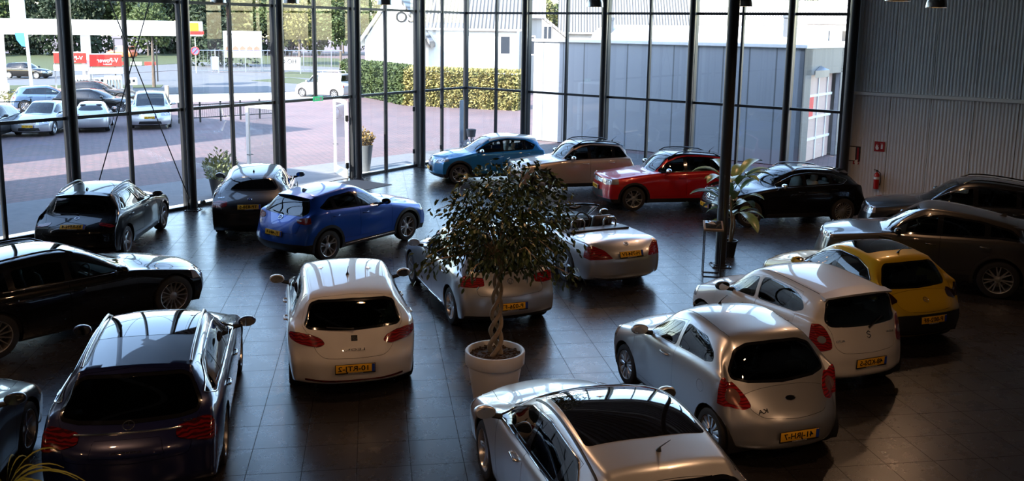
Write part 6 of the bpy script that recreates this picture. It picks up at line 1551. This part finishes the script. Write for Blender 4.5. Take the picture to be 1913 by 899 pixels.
zz = zat(33, 755, Q); place_text('wall_lettering', 'OS', 1.15, M_BLACK, t, (Lw*.66, -.04, zz), (1, 0, 0), (0, 0, 1), False, True, .03)
place_house(966, 1000, 168, 30, -4, 9, R(-2), wall=mhb, gable=mhb, roof=mtl2, lab='narrow grey brick house seen between the white house and the long one')
place_house(1046, 1280, 150, 58, -12, 9.0, R(-3), wall=mhb, gable=mhb, roof=mtl, lab='long brick house with ridged tile roof above the grey warehouse')
P = G(1003, 150); Q = G(1062, 150); t = thing('house', 'grey brick gable with a tall white window left of the long brick house', 'house', (P.x, P.y, 0), R(-3)); Lw = (Q-P).length
m = MB(); hA, hB = zat(28, 1003, P), zat(74, 1055, P); m.extr([(-2, 0, 0), (Lw, 0, 0), (Lw, 0, hB), (0, 0, hA), (-2, 0, hA-1.6)], (0, 7, 0)); m.build('walls', mhb, t, None)
m = MB(); m.extr([(Lw+.5, -.4, hB-.6), (-.2, -.4, hA+.2), (-.2, -.4, hA+.5), (Lw+.5, -.4, hB-.3)], (0, 8, 0)); m.build('roof_slope', mtl2, t, None)
zz = zat(74, 1013, P); m = MB(); m.box((1.0, -.05, zz), (.95, .12, 3.0)); f_ = m.build('window_frame', mwh, t, None); m = MB(); m.box((.78, -.12, zz), (.34, .05, 2.7)); m.box((1.22, -.12, zz), (.34, .05, 2.7)); m.build('window_pane', mwin, f_, None)
place_house(1262, 1560, 150, 62, 2, 9.0, R(-3), wall=mhb, gable=mhb, roof=mtl2, lab='brick house with pale weathered roof tiles at the right of the row')
place_house(1500, 1640, 160, 40, -10, 9.0, R(-40), wall=mhw, gable=mhw, roof=mtl2, lab='white rendered house partly hidden behind the warehouse corner', wins=[(2, 5, .8, 1.0), (4, 5, .8, 1.0)])
# chimney of the long house is a flue on the warehouse
W0 = G(1490, 312); W0.z = 0; Lw = 12.9; hw = 4.69
mwp = mat('warehouse_panel', (.50, .52, .55), .5); wv = node(mwp, 'ShaderNodeTexWave', wave_type='BANDS', bands_direction='X'); wv.inputs['Scale'].default_value = .28; link(mwp, objco(mwp), wv.inputs['Vector'])
link(mwp, ramp(mwp, wv.outputs['Fac'], [(.0, (.12, .13, .14)), (.015, (.30, .32, .35))]), bsdf(mwp).inputs['Base Color'])
t = thing('warehouse', 'low grey panelled warehouse facing the right glass front', 'warehouse', W0, ARr+PI)
# local x runs left along the long side, local y towards ... the inside is at -y
D_ = 5.3
m = MB(); m.box((Lw/2, -.1, hw/2), (Lw, .2, hw)); m.build('long_wall', mwp, t, None)
m = MB(); m.box((.1, -.45, hw/2), (.2, .9, hw)); m.box((.1, -D_+.3, hw/2), (.2, .6, hw)); m.box((.1, -D_/2, hw-.55), (.2, D_, 1.1)); m.build('end_wall', mwp, t, None)
m = MB(); m.box((Lw-.1, -D_/2, hw/2), (.2, D_, hw)); m.box((Lw/2, -D_, hw/2), (Lw, .2, hw)); m.box((Lw/2, -D_/2, hw+.0), (Lw+.1, D_+.1, .08)); m.build('roof_and_rear', mwh, t, None)
m = MB(); m.box((Lw/2, .02, hw+.04), (Lw+.2, .16, .12)); m.build('coping', mwh, t, None)
m = MB()
vs = []
for k in range(9):
    a_ = PI*k/8; 
    for x_ in (.8, Lw-2.6): vs.append((x_, -D_/2-1.9*math.cos(a_)*.95, hw+.05+.75*math.sin(a_)))
m.add(vs, [(2*k, 2*k+1, 2*k+3, 2*k+2) for k in range(8)]+[tuple(range(0, 18, 2)), tuple(range(1, 18, 2))]); m.build('curved_rooflight', mat('opal_rooflight', (.70, .72, .74), .3), t, 40)
for x_, h_ in ((1.2, 1.15), (Lw-3.4, 1.0)):
    m = MB(); m.lathe([(.17, hw), (.17, hw+h_), (.21, hw+h_), (.21, hw+h_+.12), (0, hw+h_+.14)], (x_, -1.2, 0), 16); m.build('flue', mat('flue_grey', (.10, .11, .13), .5), t)
m = MB(); m.bbox((.9, -3.4, hw+.45), (1.1, .8, .8), .03)
m.build('ventilation_unit', mwh, t)
m = MB(); m.box((.35, -2.75, 1.85), (.08, 3.6, 3.7)); 
dr = m.build('roller_door', mat('door_panel_pale', (.55, .40, .36), .5), t, None)
m = MB()
for z in (.9, 1.8, 2.7): m.box((.29, -2.75, z), (.05, 3.6, .10))
for y_ in (-1.6, -2.75, -3.9): m.box((.29, y_, 1.85), (.05, .08, 3.7))
m.build('door_rails', mwh, dr, None)
m = MB(); m.box((.28, -1.9, 2.25), (.04, .55, .8)); m.build('red_door_panel', mat('bright_red_panel', (.7, .03, .04), .5), dr, None)
m = MB(); m.extr([(-.02, -1.3, 3.75), (-.02, -1.9, 3.95), (-.45, -1.7, 3.8)], (0, 0, -.28)); m.build('wall_lamp', M_ALLOY, t, None)
b = G(1034, 262); m = MB(); m.bbox((0, 0, .75), (.45, .45, 1.5), .05); o = m.build('litter_bin', mat('bin_grey', (.12, .12, .13), .5), smooth=None); o.location = (b.x, b.y, 0); tag(o, 'slim dark litter bin beside the left end of the warehouse', 'bin')
# ================================================================== outside: trees
def treemat(n, c1, c2): return noisy(n, c1, c2, .8, .7)
TM = [treemat('conifer_foliage', (.006, .016, .006), (.022, .038, .013)), treemat('broadleaf_foliage', (.018, .035, .008), (.07, .095, .022)), treemat('yellow_green_foliage', (.045, .055, .013), (.17, .16, .045))]
mtr = noisy('tree_bark', (.07, .055, .045), (.14, .11, .09), 4, .9)
CROWN = {}
def crown(kind, seed):
    if (kind, seed) in CROWN: return CROWN[kind, seed]
    r0 = random.Random(seed); bl = []
    for k in range(26):
        if kind == 0: z = r0.random(); rad = (1-z)*.9+.1; a = r0.uniform(0, 2*PI); q = math.sqrt(r0.random())*rad*.8; bl.append((Vector((q*math.cos(a), q*math.sin(a), z*2-1)), .30*rad+.08))
        else:
            d = Vector((r0.gauss(0, 1), r0.gauss(0, 1), r0.gauss(0, 1))).normalized()*(r0.random()**.4)*.72; bl.append((d, r0.uniform(.22, .38)))
    def gen(r):
        c, s = r.choice(bl); d = Vector((r.gauss(0, 1), r.gauss(0, 1), r.gauss(0, 1))).normalized(); return c+d*s*r.uniform(.75, 1.0), d
    me = leafmesh(3800, gen, .10, None, droop=.15, seed=seed, asp=.75).mesh('foliage', 180); me.materials.append(TM[kind]); CROWN[kind, seed] = me; return me
def tree(px_, yb, ytop, rpx, kind, lab, seed=1, group=None, low=.25, dry=None):
    b = G(px_, yb); b.z = 0; D = math.hypot(b.x, b.y); H_ = atdist(px_, ytop, b); rad = rpx/FPX*D; cz = H_*(1+low)/2; hz = H_*(1-low)/2
    t_ = thing('tree', lab, 'tree', b, random.uniform(0, 6), group); o = bpy.data.objects.new('foliage', crown(kind, seed)); COL.objects.link(o); o.parent = t_; o.location = (0, 0, cz); o.scale = (rad, rad, hz)
    m_ = MB(); m_.tube([(0, 0, 0), (.05, 0, H_*low), (0, .05, cz)], [.017*H_**.9+.05, .014*H_**.9+.03, .05], 8); m_.build('trunk', mtr, t_); return t_
tree(288, 163, -4, 40, 1, 'street tree with a rounded crown between canopy and traffic sign', 1, low=.42)
tree(637, 128, -16, 58, 1, 'leafy tree with a straight trunk behind the white van', 2, low=.32)
tree(560, 122, -20, 55, 2, 'yellow-green tree beyond the banner', 3, low=.25); tree(400, 124, -20, 75, 0, 'dark conifer with drooping layered boughs left of the billboard', 4, low=.05); tree(528, 120, -22, 50, 1, 'leafy tree directly right of the billboard', 5, low=.25)
rt = random.Random(5)
for k in range(30):
    x_ = -330+k*36+rt.uniform(-12, 12); kd = rt.choice([0, 0, 1, 1, 2]); o = tree(x_, 103-x_*.004+rt.uniform(-4, 3), -30-rt.uniform(0, 26), rt.uniform(48, 72), kd, ['dark conifer in the wood beyond the road', 'mid green broadleaf tree in the wood beyond the road', 'yellow-green tree in the wood beyond the road'][kd], 10+k % 4, ['conifers in the wood beyond the road', 'broadleaf trees in the wood beyond the road', 'yellowish trees in the wood beyond the road'][kd], low=.04)
for k in range(16):
    x_ = 1010+k*44+rt.uniform(-10, 10); kd = rt.choice([1, 2]); tree(x_, 100, -14-rt.uniform(-6, 14), rt.uniform(34, 50), kd, ['', 'broadleaf tree rising behind the row of brick houses', 'yellow-green tree rising behind the row of brick houses'][kd], 20+k % 3, ['', 'broadleaf trees behind the houses', 'yellow-green trees behind the houses'][kd], low=.1)
def bush(px_, yb, h, r_, kind, lab): 
    b = G(px_, yb); t_ = thing('bush', lab, 'bush', (b.x, b.y, 0)); o = bpy.data.objects.new('foliage', crown(kind, 40)); COL.objects.link(o); o.parent = t_; o.location = (0, 0, h*.45); o.scale = (r_, r_*.6, h*.6); m_ = MB(); m_.tube([(0, 0, 0), (0, 0, h*.5)], .05, 6); m_.build('stem', mtr, t_)
bush(38, 193, .9, 1.5, 2, 'low yellow-green bush on the verge left of the white pole'); bush(62, 194, .8, 1.2, 2, 'low yellow-green bush at the foot of the white pole')
# unseen blocks added to shade the forecourt, with a gap for a sunlit streak
mnb = noisy('shade_block_wall', (.42, .40, .38), (.48, .46, .44), 1)
def AP(al, pe): return C0+dL*al+nL*pe
for (a0, a1, p0_, p1_, h_, lb) in ((-70, -23.5, 1.8, 9.2, 12, 'plain unseen shade block nearest the left glass'), (-70, -13.5, 13.5, 30, 12, 'plain unseen shade block farther from the left glass')):
    sh = (lambda al: math.tan(R(0))*al); t = thing('shade_block', lb, 'shade block', AP((a0+a1)/2, (p0_+p1_)/2), AL); m = MB(); m.box((0, 0, h_/2), (a1-a0, p1_-p0_, h_)); m.build('walls', mnb, t, None); m = MB(); m.box((0, 0, h_+.1), (a1-a0+.4, p1_-p0_+.4, .2)); m.build('flat_roof', masp, t, None)
